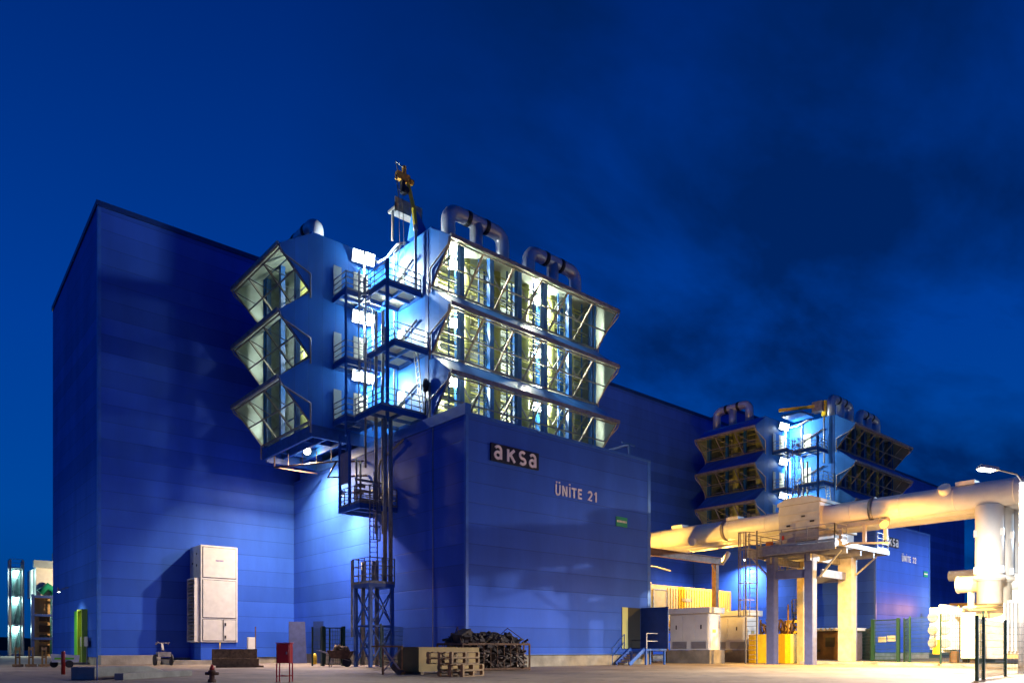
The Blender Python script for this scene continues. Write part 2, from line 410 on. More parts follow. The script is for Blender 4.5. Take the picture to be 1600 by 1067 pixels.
# ------------------------------------------------------------------ engine halls
VF = 21.49
def hall(name, x0, x1, zf, zb, yb, label, door=False):
    t = thing('engine_hall', label, 'hall building', ((x0+x1)/2, (VF+yb)/2, 0), 'blue engine halls')
    w = MB()
    pl = [(x0,VF,0.5),(x0,yb,0.5),(x0,yb,zb),(x0,VF,zf)]
    w.prism(pl, (x1-x0,0,0)); w.build('wall', BLUE, t)
    MB().box(x0+0.06, x1-0.06, VF+0.06, yb-0.06, 0, 0.497).build('plinth', CONC, t)
    c = MB()
    c.bar((x0-0.03, VF-0.03, zf-0.06), (x1+0.03, VF-0.03, zf-0.06), 0.12, 0.34)
    c.bar((x0-0.03, VF-0.1, zf-0.06), (x0-0.03, yb, zb-0.06), 0.12, 0.34)
    c.build('roof_flashing', DKBLUE, t)
    tr = MB(); tr.box(x0-0.02, x0+0.2, VF-0.02, VF+0.2, 0.45, zf-0.3); tr.pieces('corner_trim', TRIM, t)
    # thin panel drip edge above the plinth
    d = MB(); d.box(x0+0.3, x1-0.2, VF-0.04, VF, 0.44, 0.5); d.build('drip_edge', TRIM, t)
    return t
h1 = hall('engine_hall', -13.25, 60.0, 29.65, 28.25, 37.04, 'tall dark blue windowless hall on the left with an open green end door')
h2 = hall('engine_hall', 60.3, 143.8, 32.0, 30.6, 42.0, 'distant dark blue hall rising behind the second tower at the right')
# green door in the end wall of the first hall
X = -13.25
dr = MB(); dr.box(X-0.05, X-0.015, 26.05, 28.5, 0.35, 3.7); dr.build('door', LGREEN, h1)
j = MB(); j.box(X-0.35, X-0.01, 25.75, 25.9, 0.0, 3.7); j.box(X-0.35, X-0.01, 24.4, 24.5, 0.0, 3.7); j.box(X-0.35, X-0.01, 24.5, 25.75, 3.6, 3.7); j.build('door_frame', mat('door_frame_lit_lime', (0.42, 0.60, 0.05), 0.5), h1)  # lime is the indoor light on the jamb, put into its colour
dl = MB(); dl.box(X-0.03, X-0.012, 24.5, 25.75, 0.3, 3.6); dl.build('door_leaf', mat('doorway_lit_yellow', (0.55, 0.55, 0.06), 0.5), h1)  # yellow sheet over the doorway, indoor light painted into its colour
sp = MB(); sp.box(X-0.22, X-0.17, 23.3, 25.6, 1.2, 1.85); sp.bar((X-0.2,23.6,0),(X-0.2,23.6,1.2),0.05); sp.bar((X-0.2,25.3,0),(X-0.2,25.3,1.2),0.05); tag(sp.build('sign_board', GREYP), 'small grey board on two posts before the green door', 'sign')
MB().box(X-1.6, X-0.02, 24.0, 28.8, 0, 0.14).build('door_step', CONCD, h1)

# ------------------------------------------------------------------ annex buildings
def annex(ox, lx, label, far=False):
    t = thing('annex_building', label, 'annex building', (ox+lx/2, VF/2, 0), 'blue annexes with unit numbers')
    b = MB(); b.box(ox, ox+lx, 0, VF-0.05, 0.75, 13.65); b.build('wall', BLUE, t)
    MB().box(ox+0.07, ox+lx-0.07, 0.07, VF-0.06, 0, 0.745).build('plinth', CONC, t)
    p = MB(); p.box(ox-0.06, ox+0.32, -0.02, 20.3, 13.66, 14.28); p.build('eaves', TRIM, t)
    c = MB(); c.box(ox+0.33, ox+lx+0.03, -0.03, 0.25, 13.655, 13.8); c.box(ox+lx-0.2, ox+lx+0.03, 0.26, VF-0.1, 13.655, 13.8); c.build('parapet_cap', TRIM, t)
    k = MB(); k.box(ox-0.025, ox+0.16, -0.025, 0.16, 0.76, 13.64); k.box(ox+lx-0.3, ox+lx+0.02, -0.02, 0.2, 0.76, 13.64); k.pieces('corner_trim', TRIM, t)
    d = MB(); d.box(ox+0.2, ox+lx-0.3, -0.045, -0.003, 0.68, 0.745); d.box(ox-0.045, ox-0.003, 0.2, VF-0.1, 0.68, 0.745); d.build('drip_edge', TRIM, t)
    g = MB(); g.bar((ox+lx-1.5, 0.6, 13.8), (ox+lx-1.5, 0.6, 14.75), 0.12); g.bar((ox+lx-1.5, 0.6, 14.7), (ox+lx-1.5, 4.6, 14.7), 0.14); g.bar((ox+lx-1.5, 4.6, 14.7), (ox+lx-1.5, 4.6, 13.8), 0.1); g.bar((ox+lx-2.2,0.6,14.75),(ox+lx-0.9,0.6,14.75),0.1); g.build('roof_bracket', STEELB, t)
    return t
a1 = annex(0.0, 15.69, 'blue box-shaped annex carrying the black lettered sign, in front of the tall hall')
a2 = annex(51.0, 14.0, 'farther blue annex behind the steel platform, washed orange at its base')
# lit slatted vents are only shadows; a thin conductor runs down the side wall of the near annex
cd = MB(); cd.tube([(-0.04,3.05,0.9),(-0.04,3.05,13.6)], 0.025, 6); cd.build('lightning_conductor', GALV, a1)
# door with blue leaf at the right end of the near annex
MB().box(12.75, 14.6, -0.03, -0.006, 1.05, 3.75).build('doorway', mat('doorway_shade_dark', (0.015, 0.018, 0.02), 0.7), a1)  # dark sheet painted in for the unlit inside of the doorway
MB().box(12.75, 13.3, -0.06, -0.032, 1.05, 3.75).build('door_frame', mat('lit_green_reveal', (0.45, 0.50, 0.22), 0.5), a1)  # pale green strip paints the light on the inner frame
lf = MB(); lf.box(14.6, 14.68, -2.3, -0.05, 1.05, 3.75); lf.box(14.55, 14.6, -2.15, -2.0, 2.2, 2.35); lf.build('door_leaf', DKBLUE, a1)

def stroke(mb, pts, w, x, z, y, sx, sz, depth=0.05):
    """flat ribbon letter stroke: pts in a unit box, placed at (x,z) on the plane y, facing -Y"""
    P = [Vector((x+p[0]*sx, z+p[1]*sz)) for p in pts]; n = len(P); L, Rr = [], []
    closed = (P[0]-P[-1]).length < 1e-5
    for i in range(n):
        if closed: a = P[i-1] if i > 0 else P[-2]; b = P[i+1] if i < n-1 else P[1]
        else: a = P[max(0,i-1)]; b = P[min(n-1,i+1)]
        t = (b-a).normalized(); nn = Vector((-t.y, t.x))
        d1 = (P[i]-a); k = 1.0
        if d1.length > 1e-6 and (b-P[i]).length > 1e-6: k = 1/max(0.5, abs(nn.dot(Vector((-(d1.normalized()).y, (d1.normalized()).x)))))
        L.append(P[i]+nn*w/2*k); Rr.append(P[i]-nn*w/2*k)
    for i in range(n-1):
        q = [L[i], L[i+1], Rr[i+1], Rr[i]]
        mb.hexa([(p.x, y, p.y) for p in q]+[(p.x, y-depth, p.y) for p in q])
def circ(cx, cz, rx, rz, a0, a1, n=14): return [(cx+rx*math.cos(R(a0+(a1-a0)*i/n)), cz+rz*math.sin(R(a0+(a1-a0)*i/n))) for i in range(n+1)]
GLYPH = {
 'a': [circ(.44,.29,.33,.24,0,360,20), [(.80,0),(.80,.66)]+circ(.46,.66,.34,.28,0,150,9)],
 'k': [[(.12,0),(.12,.98)], [(.82,.98),(.20,.48)], [(.36,.60),(.86,0)]],
 's': [circ(.46,.70,.30,.24,35,270,12)+circ(.46,.25,.32,.21,90,-145,12)[1:]],
 'U': [[(.1,1.0),(.1,.3)]+circ(.5,.3,.4,.27,180,360,12)+[(.9,1.0)]],
 'N': [[(.1,0),(.1,1)], [(.14,.96),(.86,.04)], [(.9,0),(.9,1)]],
 'I': [[(.5,0),(.5,1)]],
 'T': [[(0,.91),(1,.91)], [(.5,0),(.5,.85)]],
 'E': [[(.14,0),(.14,1)], [(.2,.92),(.95,.92)], [(.2,.5),(.85,.5)], [(.2,.08),(.95,.08)]],
 '2': [circ(.5,.70,.38,.24,170,-35,12)+[(.14,.09),(.92,.09)]],
 '1': [[(.3,.74),(.62,.93)], [(.62,0),(.62,1)]],
 '.': [[(.5,0),(.5,1)]],
}
def letters(name, pieces, m, parent=None, y=0.0):
    """pieces: (glyph, x, z, width, height, stroke width)"""
    i = 0
    while i < len(pieces):
        mb = MB(); n = 1
        while i+n < len(pieces) and pieces[i+n][0] == '.': n += 1      # dots belong to the letter before them
        for g, x, z, w, h, sw in pieces[i:i+n]:
            for k, st in enumerate(GLYPH[g]): stroke(mb, st, sw, x, z, y-0.002*k, w, h)
        mb.build(name, m, parent); i += n
def wall_sign(ox, label):
    t = thing('wall_sign', label, 'sign', (ox+3.4, -0.1, 11.6), 'lettered black signs')
    MB().box(ox+1.65, ox+5.25, -0.13, -0.03, 11.45, 12.42).build('board', SIGNB, t)
    letters('letter', [('a', ox+1.84, 11.58, 0.62, 0.74, 0.15), ('k', ox+2.78, 11.56, 0.66, 0.70, 0.16), ('s', ox+3.64, 11.55, 0.66, 0.76, 0.15), ('a', ox+4.44, 11.54, 0.62, 0.74, 0.15)], LETTER, t, y=-0.131)
    return t
wall_sign(0, 'black signboard with four big white letters high on the nearer annex')
wall_sign(51.0, 'black signboard with four white letters on the far annex, half hidden by a lamp')
def unit_text(ox, body, dig, label):
    W = 0.105
    pc = [('U', ox+6.70, 10.25, 0.40, 0.62, W), ('.', ox+6.73, 10.96, 0.12, 0.10, 0.1), ('.', ox+6.97, 10.96, 0.12, 0.10, 0.1), ('N', ox+7.27, 10.25, 0.40, 0.62, W), ('I', ox+7.84, 10.25, 0.12, 0.62, W),
        ('.', ox+7.84, 10.96, 0.12, 0.10, 0.1), ('T', ox+8.08, 10.25, 0.40, 0.62, W), ('E', ox+8.62, 10.25, 0.36, 0.62, W), (dig[0], ox+9.52, 10.25, 0.38, 0.62, W), (dig[1], ox+10.02, 10.25, 0.38, 0.62, W)]
    t = thing('unit_lettering', label, 'lettering', (ox+8.5, -0.03, 10.2), 'white unit lettering')
    letters('letter', pc, LETTER, t, y=-0.004)
    return t
unit_text(0, '', '21', 'white wall letters spelling the unit and number 21')
unit_text(50.6, '', '22', 'white wall letters spelling the unit and number 22')
def plate(ox, label):
    t = thing('company_plate', label, 'sign', (ox+12.7, -0.05, 9.0), 'small green plates')
    MB().box(ox+12.15, ox+13.25, -0.06, -0.01, 8.98, 9.6).build('board', SIGNG, t)
    m = MB()
    for i in range(7): m.box(ox+12.22+i*0.14, ox+12.32+i*0.14, -0.068, -0.061, 9.24, 9.37)
    m.build('lettering', LETTER, t)
plate(0, 'small green plate with a line of white lettering on the near annex')
plate(51.0, 'tiny green plate on the far annex, above the orange glow')

# ------------------------------------------------------------------ cooling tower
UW, V1, V2 = -3.9, 10.4, 17.8
U1, U2, VW = 1.22, 15.94, 5.15
ZT = 26.4
TIPS = [25.0, 21.08, 17.13]; BOT = [22.8, 18.8, 14.82]; TOPS = [26.35, 22.78, 18.78]
HP = 2.1
def tower(label):
    t = thing('cooling_tower', label, 'tower', (6.0, 11.5, 14.0), 'louvred blue towers')
    fw = MB(); fw.box(UW, U1, V1, V1+0.12, 14.75, ZT); fw.build('front_wall', TBLUE, t)
    sw = MB(); sw.box(U1, U1+0.12, VW, V1-0.003, 14.75, ZT); sw.build('side_wall', TBLUE, t)
    rw = MB(); rw.box(U2-0.12, U2, VW, V2, 14.0, ZT-0.01); rw.build('end_wall', TBLUE, t)
    bw = MB(); bw.box(UW, U2, V2-0.12, V2, 14.0, ZT-0.02); bw.build('back_wall', TBLUE, t)
    rf = MB(); rf.box(UW, U1+0.1, V1, V2, ZT, ZT+0.1); rf.box(U1+0.1, U2, VW, V2, ZT+0.002, ZT+0.1); rf.build('roof', TBLUE, t)
    ins = MB(); ins.box(UW+3.2, UW+3.3, V1+0.15, V2-0.15, 14.8, ZT-0.05); ins.box(U1+0.2, U2-0.2, 8.9, 9.0, 14.0, ZT-0.05)
    ins.box(UW+0.1, U1-0.1, V2-0.2, V2-0.13, 14.8, ZT-0.05); ins.box(U2-0.2, U2-0.13, VW+0.1, 8.8, 14.0, ZT-0.05); ins.box(UW+0.1, UW+3.1, V1+0.125, V1+0.18, 14.8, ZT-0.05); ins.box(U1+0.125,U1+0.19,VW+0.1,8.8,14.0,ZT-0.05)
    ins.build('inner_lining', mat('inner_wall_grey_blue',(0.16,0.20,0.24),0.5,0.2,noise=0.3), t)
    # cream equipment cases and duct panels standing inside
    eq = MB()
    rnd = random.Random(3)
    for k in range(3):
        z0 = BOT[k]
        x = U1+0.5
        while x < U2-1.5:
            w = rnd.uniform(0.7, 1.5)
            if rnd.random() < 0.75: eq.box(x, x+w, 8.3, 8.88, z0+rnd.uniform(0.2,0.5), z0+rnd.uniform(1.6,3.1))
            x += w+rnd.uniform(0.15, 0.6)
        y = V1+0.6
        while y < V2-1.2:
            w = rnd.uniform(0.6, 1.2)
            if rnd.random() < 0.7: eq.box(UW+2.7, UW+3.18, y, y+w, z0+rnd.uniform(0.2,0.5), z0+rnd.uniform(1.5,3.0))
            y += w+rnd.uniform(0.2, 0.6)
    eq.pieces('equipment_case', CREAM, t)
    cel = MB(); cel.box(UW+0.1, U1-0.1, V1+0.2, V2-0.2, ZT-0.09, ZT-0.05); cel.box(U1+0.2, U2-0.2, VW+0.05, 8.85, ZT-0.09, ZT-0.05); cel.build('ceiling_lining', SHEET, t)
    sl = MB()
    z = 14.9
    while z < 26.2:
        sl.box(U1+0.25, U2-0.25, 6.0, 6.06, z+0.2, z+0.26) if int(z/0.56)%3 == 0 else None
        sl.box(U1+0.25, U2-0.25, 8.2, 8.26, z+0.25, z+0.31)
        sl.box(U1+0.25, U2-0.25, 7.75, 7.81, z, z+0.05); sl.box(U1+0.25, U2-0.25, 6.5, 6.54, z+0.28, z+0.32)
        if int(z*10) % 2 == 0 or True: sl.box(UW+2.35, UW+2.42, V1+0.3, V2-0.3, z, z+0.09)
        z += 0.56
    sl.build('inner_rails', LAG, t)
    cl = MB()
    for i in range(0, 7):
        x = U1+0.14+i*(U2-U1-0.3)/6
        cl.box(x-0.17, x+0.17, VW+0.15, VW+0.5, 14.0, ZT-0.05)
        if i < 6:
            cl.box(x+1.1, x+1.3, 7.3, 7.55, 14.0, ZT-0.05); cl.box(x+0.62, x+0.70, 6.9, 6.98, 14.0, ZT-0.05); cl.box(x+1.78, x+1.86, 5.9, 5.98, 14.0, ZT-0.05)
    for i in range(0, 4):
        y = V1+0.3+i*(V2-V1-0.6)/3
        cl.box(UW+0.1, UW+0.4, y-0.13, y+0.13, 14.75, ZT-0.05)
    cl.pieces('column', STEELB, t)
    dg = MB()
    for k in range(3):
        for i in range(6):
            x = U1+0.14+i*(U2-U1-0.3)/6; w = (U2-U1-0.3)/6
            dg.bar((x+0.2, VW+1.1, BOT[k]+0.2), (x+w-0.2, VW+1.1, BOT[k]+2.0), 0.06); dg.bar((x+w-0.2, VW+1.2, BOT[k]+0.2), (x+0.2, VW+1.2, BOT[k]+2.0), 0.06); dg.bar((x+0.2, VW+0.75, BOT[k]+3.3), (x+w*0.5, VW+0.75, BOT[k]+2.0), 0.09); dg.bar((x+w*0.5, VW+0.75, BOT[k]+2.0), (x+w-0.2, VW+0.75, BOT[k]+3.3), 0.09)
        for (za, dy) in ((0.5, 0.6), (1.3, 0.6), (0.15, 0.1)):
            dg.bar((U1+0.2, VW+dy, BOT[k]+za), (U2-0.2, VW+dy, BOT[k]+za), 0.07); dg.bar((UW+dy, V1+0.2, BOT[k]+za), (UW+dy, V2-0.2, BOT[k]+za), 0.07)
    dg.build('bracing', GALV, t)
    for i, x in enumerate((2.3, 5.0, 7.6, 10.2, 12.7, 14.6)):
        m = MB(); m.tube([(x, 6.6, 14.0), (x, 6.6, ZT-0.1)], 0.30 if i else 0.42, 14); m.build('pipe', LAG, t)
    for y in (12.0, 14.9):
        m = MB(); m.tube([(UW+1.5, y, 14.8), (UW+1.5, y, ZT-0.1)], 0.38, 14); m.build('pipe', LAG, t)
    # hoods
    for k in range(3):
        tz, bz, pz = TIPS[k], BOT[k], TOPS[k]
        for side in (0, 1):
            if side == 0:
                P = lambda a, d, z: (a, VW-d, z); a0, a1, nb = U1, U2, 6; out = (0,-1,0); al = (1,0,0)
            else:
                P = lambda a, d, z: (UW-d, a, z); a0, a1, nb = V1, V2, 3; out = (-1,0,0); al = (0,1,0)
            h = MB()
            h.hexa([P(a0,0,pz), P(a1,0,pz), P(a1,HP,tz), P(a0,HP,tz), P(a0,0,pz+0.05), P(a1,0,pz+0.05), P(a1,HP,tz+0.05), P(a0,HP,tz+0.05)])
            # end cheeks
            e0 = Vector(al)*0.05
            h.prism([P(a0,0.0,pz-0.01), P(a0,HP,tz-0.01), P(a0,0.75,bz+0.85), P(a0,0.0,bz)], e0)
            h.prism([P(a1,0.0,pz-0.01), P(a1,HP,tz-0.01), P(a1,0.75,bz+0.85), P(a1,0.0,bz)], -e0)
            hood = h.build('hood', TBLUE, t)
            li = MB()
            li.hexa([P(a0+.06,0,pz-0.05), P(a1-.06,0,pz-0.05), P(a1-.06,HP-0.04,tz-0.05), P(a0+.06,HP-0.04,tz-0.05), P(a0+.06,0,pz-0.02), P(a1-.06,0,pz-0.02), P(a1-.06,HP-0.04,tz-0.02), P(a0+.06,HP-0.04,tz-0.02)])
            li.prism([P(a0+.056,0.0,pz-0.06), P(a0+.056,HP-.06,tz-0.06), P(a0+.056,0.73,bz+0.86), P(a0+.056,0.0,bz+.03)], e0*0.4)
            li.prism([P(a1-.056,0.0,pz-0.06), P(a1-.056,HP-.06,tz-0.06), P(a1-.056,0.73,bz+0.86), P(a1-.056,0.0,bz+.03)], -e0*0.4)
            li.build('hood_lining', SHEET, hood)
            g = MB(); g.bar(P(a0-.05, HP+0.06, tz), P(a1+.05, HP+0.06, tz), 0.14, 0.24); g.build('gutter', GALVD, hood)
            fr = MB()
            for i in range(nb+1):
                a = a0+0.1+i*(a1-a0-0.2)/nb
                fr.bar(P(a, HP-0.1, tz-0.12), P(a, 0.06, bz+0.06), 0.09, 0.11)
                if side == 1 and i < nb:
                    b = a+(a1-a0-0.2)/nb
                    fr.bar(P(b, HP-0.1, tz-0.16), P((a+b)/2, 0.5*HP, (tz+bz)/2), 0.05)
            for f in (0.02, 0.5, 0.98):
                fr.bar(P(a0+.1, 0.06+(HP-.16)*f, bz+.06+(tz-bz-.18)*f), P(a1-.1, 0.06+(HP-.16)*f, bz+.06+(tz-bz-.18)*f), 0.07)
            fr.build('frame', GALVD, hood)
            dp = MB(); c0 = P(a0-0.08, HP, tz-0.05); c1 = P(a0-0.08, HP-0.15, tz-0.45); c2 = P(a0-0.08, 0.12, bz+2.2 if k < 3 else bz); c3 = P(a0-0.08, 0.12, bz-1.0)
            z2 = tz - 1.15
            c2 = P(a0-0.08, 0.1, z2); c3 = P(a0-0.08, 0.1, bz-0.4 if k < 2 else 14.2)
            dp.tube([c0, c1, c2, c3], 0.055, 8); dp.build('drain_pipe', GALV, hood)
            dp = MB(); dp.tube([P(a1+0.08, HP, tz-0.05), P(a1+0.08, HP-0.15, tz-0.35), P(a1+0.08, 0.5, tz-1.25), P(a1+0.08, 0.1, bz+0.2), P(a1+0.08, 0.1, bz-0.8)], 0.05, 8); dp.build('drain_pipe', GALV, hood)
    # base frame under the overhanging block
    bf = MB()
    bf.box(UW, UW+0.18, V1, V2, 14.0, 14.7); bf.box(UW+0.19, U1, V1, V1+0.18, 14.0, 14.7); bf.box(UW+0.19, U1, V2-0.18, V2, 13.85, 14.7)
    for x in (-2.6, -1.3): bf.box(x, x+0.15, V1+0.19, V2-0.19, 14.2, 14.7)
    for y in (12.9, 16.6): bf.box(UW+0.19, -0.1, y, y+0.12, 14.35, 14.69)
    bf.build('base_frame', STEELB, t)
    so = MB(); so.box(UW+0.02, U1, V1+0.02, V2-0.02, 14.705, 14.74); so.build('soffit', STEELB, t)
    hg = MB()
    Q = [(-3.7, 17.0, 13.4), (-3.7, 11.0, 13.4)]
    hg.tube([(-3.6,16.6,14.2),(-3.6,16.6,13.3),(-0.6,16.4,13.3)], 0.06, 8)
    hg.tube([(-3.6,16.6,13.3),(-1.2,12.4,13.3),(-0.1,10.8,13.2)], 0.06, 8)
    hg.tube([(-1.2,12.4,13.3),(-1.7,12.6,12.2),(-0.05,10.4,12.2)], 0.07, 8)
    for i in range(5): hg.bar((-3.6+i*0.55, 16.6-i*0.97, 13.3), (-3.6+i*0.55, 16.6-i*0.97, 14.1), 0.04)
    hg.build('hanging_pipe', RUSTRED, t)
    dp = MB(); dp.tube([(1.12,5.06,17.0),(1.12,5.06,14.6),(0.5,5.3,14.45),(-0.22,6.6,13.3),(-0.25,8.4,12.75),(-0.25,8.6,12.4),(-0.25,8.6,9.9)],0.07,8); dp.build('downpipe', GALVD, t)
    # doors, door lights, conduits in the notch
    MB().box(-1.05, -0.05, V1-0.04, V1-0.003, 15.2, 17.3).build('door', CREAM, t)
    MB().box(-1.05, -0.05, V1-0.04, V1-0.003, 18.85, 20.9).build('door', CREAM, t)
    MB().box(-1.05, -0.05, V1-0.04, V1-0.003, 22.95, 25.0).build('door', CREAM, t)
    for z in (15.2, 19.1, 22.8): MB().box(U1-0.04, U1-0.003, 7.9, 8.75, z, z+2.2).build('door', CREAM, t)
    cd = MB()
    cd.tube([(-0.2, V1-0.2, ZT-0.25), (0.6, V1-0.2, ZT-0.35), (0.75, 9.3, ZT-0.35), (0.8, 8.2, ZT+0.05), (1.05, 7.6, ZT)], 0.09, 8)
    cd.tube([(1.05, 8.9, 15.2), (1.05, 8.9, ZT-0.1), (1.05, 8.2, ZT+0.05)], 0.07, 8)
    for z in (16.6, 20.6, 24.6): cd.tube([(1.1, 9.6, z-0.5), (1.1, 6.4, z+0.6)], 0.07, 8)
    cd.tube([(-0.55, 9.9, 14.9), (-0.55, 9.9, 26.2)], 0.08, 8); cd.tube([(-0.1, 9.6, 14.9), (-0.1, 9.6, 22.8)], 0.06, 8)
    cd.build('conduit', GALV, t)
    # access platforms
    for (z, x0, x1, y0, y1) in ((22.85, -2.5, 0.4, 8.7, V1-0.02), (18.7, -2.5, 0.4, 8.75, V1-0.02), (15.15, -2.5, -0.6, 8.65, V1-0.02),
                                (22.75, -1.34, U1-0.02, 6.0, 8.65), (19.05, -1.15, U1-0.02, 5.35, 8.6), (15.15, -1.95, U1-0.02, 5.5, 8.6)):
        pf = MB()
        pf.box(x0, x1, y0, y0+0.08, z-0.3, z); pf.box(x0, x0+0.08, y0+0.085, y1, z-0.3, z); pf.box(x0+0.085, x1, y1-0.06, y1, z-0.28, z-0.02); pf.box(x1-0.06, x1, y0+0.085, y1-0.065, z-0.28, z-0.02)
        ym = (y0+y1)/2; xm = (x0+x1)/2
        pf.box(x0+0.09, x1-0.07, ym-0.05, ym+0.05, z-0.24, z-0.045); pf.box(xm-0.05, xm+0.05, y0+0.09, ym-0.055, z-0.24, z-0.045); pf.box(xm-0.05, xm+0.05, ym+0.055, y1-0.07, z-0.24, z-0.045)
        p = pf.build('platform', STEELB, t)
        g = MB(); grating(g, x0+0.09, x1-0.07, y0+0.09, y1-0.07, z, 0.10); g.build('grating', CREAM, p)  # cream stands for lamp light shining through the grating
        r = MB()
        if y1 > 9: railing(r, [(x0+.04, y1-.1, z), (x0+.04, y0+.04, z), (x1-.3, y0+.04, z)])
        else: railing(r, [(x0+.04, y1, z), (x0+.04, y0+.04, z), (x1-.05, y0+.04, z)])
        r.build('railing', GALV, p)
    ps = MB()
    ps.box(-1.42, -1.25, 5.75, 5.92, 14.4, 23.9); ps.box(-2.62, -2.5, 8.5, 8.62, 13.9, 22.9)
    ps.pieces('platform_post', STEELB, t)
    ld = MB(); ladder(ld, (-1.5, 8.45, 15.2), (-1.5, 8.45, 24.0), (1,0,0)); lo = ld.build('ladder', GALV, t)
    cg = MB(); cage(cg, (-1.5, 8.45, 17.2), (-1.5, 8.45, 18.6), (1,0,0), (0,-1,0)); cg.build('safety_cage', GALV, lo); cg = MB(); cage(cg, (-1.5, 8.45, 20.8), (-1.5, 8.45, 24.0), (1,0,0), (0,-1,0)); cg.build('safety_cage', GALV, lo)
    l2 = MB(); ladder(l2, (0.95, 5.6, 15.2), (0.6, 5.75, 19.0), (0.25,1,0), 0.55); l2.build('ladder', GALV, t)
    sc = MB()
    for z in (15.2, 18.75, 22.9): sc.box(-2.48, -1.95, 10.28, 10.32, z+0.05, z+2.0)
    sc.pieces('screen_panel', SHEET, t)
    vp = MB()
    for x, y in ((-1.05, 7.6), (-0.75, 7.3)): vp.tube([(x, y, 8.0), (x, y, 21.5)], 0.1, 10)
    vp.tube([(-1.6, 7.9, 12.0), (-1.6, 7.9, 19.5)], 0.07, 8)
    vp.pieces('riser_pipe', GALVD, t)
    sirb = MB(); sirb.tube([(1.0,5.35,15.15),(1.0,5.35,16.7)],0.05,8); sirb.tube([(1.0,5.35,16.5),(1.0,5.25,16.85),(1.0,5.3,17.25)],[0.14,0.24,0.12],10); sirb.build('siren', BLACK, t)
    return t
T1 = tower('near louvred blue tower above the lettered annex, brightly lit from inside')
T2 = dup(T1, T1.location+Vector((52.2, 0, -0.45)), 'far louvred blue tower behind the white pipe, its louvres unlit inside')

# lamps of the towers: door lamps in the notch of both, inside lamps only in the near one
ETXT = ('top', 'middle', 'lowest')
for k, z in enumerate((25.95, 22.1, 18.4)):
    f = floodlight('%s of the three glaring white lamps in the stair recess of the near tower' % ETXT[k], (-0.5, 10.1, z), (-0.15,-1,-0.35), COOL, E_COOL, 1.1, 'stair recess lamps', rect=(1.5,0.75))
    add_light(f, (-0.5, 9.75, z-0.2), COOL, 2100, 0.25, 'SPOT', 168, (0.8,-0.42,-0.45), 0.3); add_light(f, (-0.5, 9.85, z), COOL, 800, 0.1)
    if k == 0: add_light(f, (-0.5, 10.7, 26.95), COOL, 2200, 0.2)
    f = floodlight('%s of the three white lamps in the stair recess of the far tower' % ETXT[k], (-0.5+52.2, 10.1, z-0.45), (-0.15,-1,-0.35), COOL, E_COOL, 1.1, 'stair recess lamps', rect=(1.5,0.75))
    add_light(f, (-0.5+52.2, 9.75, z-0.65), COOL, 1700, 0.25, 'SPOT', 168, (0.8,-0.42,-0.45), 0.3); add_light(f, (-0.5+52.2, 9.98, z-0.45), COOL, 150, 0.1)
    for (x, nm) in ((4.3, 'left'), (11.7, 'right')):
        zz = (25.9, 22.15, 18.3)[k]
        f = floodlight('%s floodlight inside the %s half of the long louvred face, lighting the pipes' % (ETXT[k], nm), (x, 7.0, zz), (-0.35,-1,-0.35), COOL, E_COOL, 0.8, 'lamps inside the louvres', rect=(0.7,0.6))
        add_light(f, (x-0.1, 6.7, zz-0.1), (0.98, 1.0, 0.72), 1300, 0.15)
    f = floodlight('%s floodlight inside the short left louvres of the near tower' % ETXT[k], (UW+2.3, V1+2.0, (25.4, 21.6, 17.6)[k]), (-0.5,0.9,-0.3), COOL, E_COOL, 0.5, 'lamps inside the louvres')
    add_light(f, (UW+2.0, V1+2.3, (25.2, 21.4, 17.4)[k]), (0.9, 1.0, 0.80), 380, 0.15)
f = floodlight('white lamp under the overhanging left block of the near tower', (-2.0, 15.0, 14.35), (-0.35,-0.7,-0.6), WARMW, E_WARM, 0.5, None, (0,0,0.2))
add_light(f, (-2.0, 15.0, 13.9), WARMW, 13000, 0.15, 'SPOT', 166, (0,0.02,-1), 1.0); add_light(f, (-2.0, 15.0, 14.2), WARMW, 500, 0.15)
f = floodlight('lamp on the side wall of the near annex, behind the hanging cage', (-1.2, 11.6, 10.95), (0.2,0,-1), COOL, E_COOL, 0.4, None, (1.2,0,0.35))
add_light(f, (-1.5, 11.7, 10.8), (1.0, 0.80, 0.90), 6500, 0.2, 'SPOT', 165, (-0.2,0,-1), 1.0)
f = floodlight('lamp on the side wall of the far annex, left of the ladder cage', (50.5, 14.2, 11.1), (-0.5,0,-0.8), COOL, E_COOL, 0.4)
add_light(f, (49.9, 14.0, 10.85), (0.95, 0.97, 1.0), 11000, 0.15, 'SPOT', 168, (-0.25,0,-1), 1.0)

